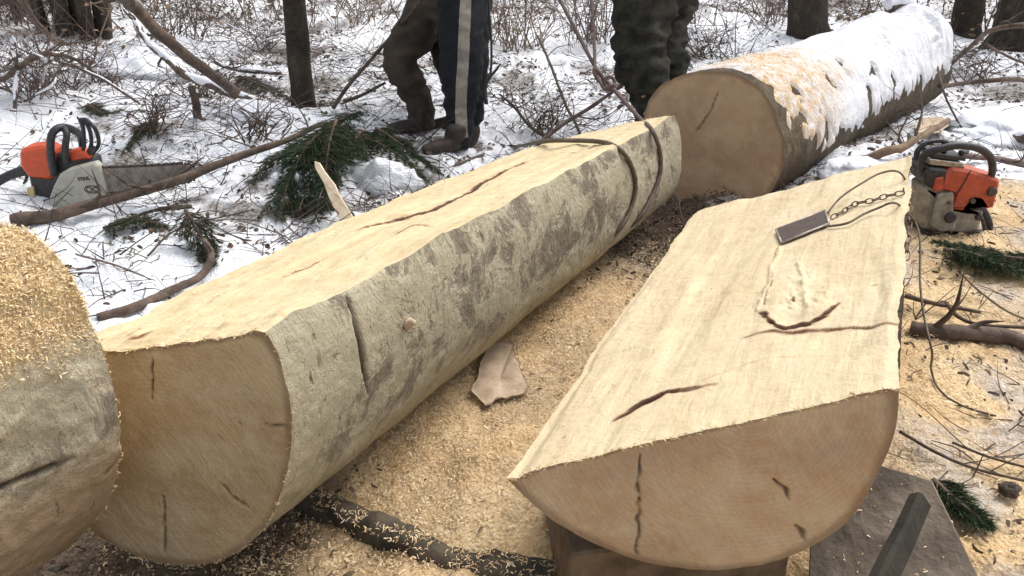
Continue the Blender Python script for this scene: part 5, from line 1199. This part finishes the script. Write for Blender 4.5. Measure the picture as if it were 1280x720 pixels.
# person 1: navy track trousers with a beige stripe
f1 = pd(572, 190, 4.28); f1[2] = h1(f1[0], f1[1]); f2 = f1 + np.array([.06, .20, 0]); f2[2] = h1(f2[0], f2[1])
toe1 = np.array([-.85, -.5, 0]); toe1 /= np.linalg.norm(toe1)
k1 = pd(575, 88, 4.22); k2 = k1 + np.array([.05, .2, 0]); h1_ = pd(580, -25, 4.25); h2_ = h1_ + np.array([.02, .22, 0])
t1, pel, side, _ = person('person in navy track trousers with a beige side stripe standing behind the flat topped log', h1_, k1, f1, h2_, k2, f2, (0, 0, 1), M['navy_cloth'], M['navy_cloth'], .12, 11, toe1)
pz = lambda p, r: (p[0], p[1], p[2], r)
trousers(t1, [[pz(pel + [0, 0, .06], .15), pz(pel + [0, 0, -.02], .15), T5(578, 0, 4.25, .125), T5(577, 45, 4.24, .122), T5(577, 90, 4.24, .108), T5(575, 130, 4.26, .084), T5(574, 160, 4.27, .070), T5(572, 178, 4.28, .068), T5(571, 188, 4.28, .05)], [1, pz(h2_, .12), pz(k2, .09), pz(f2 + [0, 0, .12], .06)]], M['navy_cloth'], 21, .016)
boots(t1, f1, toe1, M['boot']); boots(t1, f2, toe1, M['boot'])
# stripe: ribbon slightly proud of the trouser surface
tr = [o for o in t1.children if o.name.startswith('trousers')][0]
bv = BVHTree.FromPolygons([tuple(np.array(v.co) + np.array(t1.location)) for v in tr.data.vertices], [tuple(p.vertices) for p in tr.data.polygons])
rows = []
cx_ = catmull(np.array([(583, -38, 0), (582, 0, 0), (580, 45, 0), (579, 75, 0), (577, 105, 0), (576, 140, 0), (577, 162, 0), (578, 172, 0)], float), 60)
for x, y, _ in cx_:
    rw = []
    for dx in np.linspace(-7, 7, 7):
        hh = bv.ray_cast(Vector(CAM), Vector(ray(x + dx, y)).normalized(), 20)
        rw.append(np.array(hh[0] + hh[1] * .004) if hh[0] else None)
    if all(r is not None for r in rw): rows.append(rw)
rows = np.array(rows)
outer = rows; inner = rows + Fv * .006
nr_ = len(rows); V = np.vstack([outer.reshape(-1, 3), inner.reshape(-1, 3)]); f = gridfaces(nr_, 7); f2_ = f[:, ::-1] + nr_ * 7
mk('stripe', V, np.vstack([f, f2_]), M['stripe_cloth'], t1)
# person 2: brown baggy trousers, one knee bent to the left
g1 = pd(528, 172, 4.62); g1[2] = h1(g1[0], g1[1]); g2 = g1 + np.array([.22, .18, 0]); g2[2] = h1(g2[0], g2[1])
toe2 = np.array([-.9, -.35, 0]); toe2 /= np.linalg.norm(toe2)
kk1 = pd(506, 80, 4.52); kk2 = kk1 + np.array([.2, .2, .05]); hh1 = pd(545, -25, 4.72); hh2 = hh1 + np.array([.05, .22, 0])
t2, pel2, _, _ = person('person in baggy brown trousers with one knee bent, just left of the navy trousers', hh1, kk1, g1, hh2, kk2, g2, (-.15, -.05, .98), M['brown_cloth'], M['navy_cloth'], .12, 31, toe2)
trousers(t2, [[pz(pel2 + [0, 0, .02], .14), T5(540, -12, 4.68, .125), T5(533, 18, 4.62, .105), T5(520, 46, 4.56, .118), T5(494, 70, 4.5, .090), T5(508, 92, 4.52, .092), T5(521, 118, 4.56, .078), T5(527, 146, 4.6, .070), T5(529, 164, 4.62, .066)], [0, pz(hh2, .12), pz(kk2, .09), pz(g2 + [0, 0, .12], .06)]], M['brown_cloth'], 41, .022, 8)
boots(t2, g1, toe2, M['boot']); boots(t2, g2, toe2, M['boot'])
# person 3: dark camouflage behind the round log
q1 = pd(812, 205, 4.25); q1[2] = h1(q1[0], q1[1]); q2 = q1 + np.array([.14, .16, 0]); q2[2] = h1(q2[0], q2[1])
toe3 = np.array([.5, -.8, 0]); toe3 /= np.linalg.norm(toe3)
kq1 = pd(805, 90, 4.2); kq2 = pd(838, 85, 4.35); hq1 = pd(805, -30, 4.2); hq2 = pd(845, -30, 4.35)
t3, pel3, _, _ = person('person in dark camouflage clothes standing behind the big round log', hq1, kq1, q1, hq2, kq2, q2, (0, 0, 1), M['camo_cloth'], M['camo_cloth'], .14, 51, toe3)
trousers(t3, [[pz(pel3 + [0, 0, .05], .17), pz(pel3, .17), T5(808, 0, 4.2, .150), T5(799, 34, 4.2, .152), T5(800, 60, 4.2, .118), T5(801, 78, 4.2, .140), T5(808, 98, 4.2, .11), T5(815, 122, 4.22, .08), T5(813, 150, 4.24, .07), T5(812, 180, 4.25, .062)],
              [1, T5(842, -5, 4.32, .135), T5(832, 30, 4.32, .115), T5(826, 55, 4.32, .12), T5(832, 82, 4.34, .13), T5(826, 112, 4.36, .085), pz(q2 + [0, 0, .12], .06)]], M['camo_cloth'], 61, .034, 11)
boots(t3, q1, toe3, M['boot']); boots(t3, q2, toe3, M['boot'])

# ------------------------------------------------------------------ light
tick('light')
w = bpy.data.worlds.new('World'); scene.world = w; w.use_nodes = True; nt = w.node_tree; nt.nodes.clear()
ow = nt.nodes.new('ShaderNodeOutputWorld'); bg = nt.nodes.new('ShaderNodeBackground'); sky = nt.nodes.new('ShaderNodeTexSky')
sky.sky_type = 'NISHITA'; sky.sun_disc = False
SUN_EL, SUN_AZ = 58, 50          # azimuth from +Y towards +X
sky.sun_elevation = R_(SUN_EL); sky.sun_rotation = R_(SUN_AZ); sky.air_density = 1.; sky.dust_density = 5.; sky.ozone_density = 1.
hs = nt.nodes.new('ShaderNodeHueSaturation'); hs.inputs['Saturation'].default_value = .35
nt.links.new(sky.outputs[0], hs.inputs['Color']); nt.links.new(hs.outputs[0], bg.inputs[0]); bg.inputs[1].default_value = .15; nt.links.new(bg.outputs[0], ow.inputs[0])
sl = bpy.data.lights.new('sun', 'SUN'); so_ = bpy.data.objects.new('sun', sl); col.objects.link(so_)
sl.energy = .9; sl.angle = R_(40); sl.color = (1, .97, .93)
d = Vector((math.sin(R_(SUN_AZ)) * math.cos(R_(SUN_EL)), math.cos(R_(SUN_AZ)) * math.cos(R_(SUN_EL)), math.sin(R_(SUN_EL))))
so_.rotation_euler = d.to_track_quat('Z', 'Y').to_euler(); so_.location = (0, 0, 12)
scene.view_settings.view_transform = 'Standard'; scene.view_settings.look = 'None'; scene.view_settings.exposure = .86; scene.view_settings.gamma = 1.
scene.cycles.use_adaptive_sampling = True; scene.cycles.max_bounces = 6
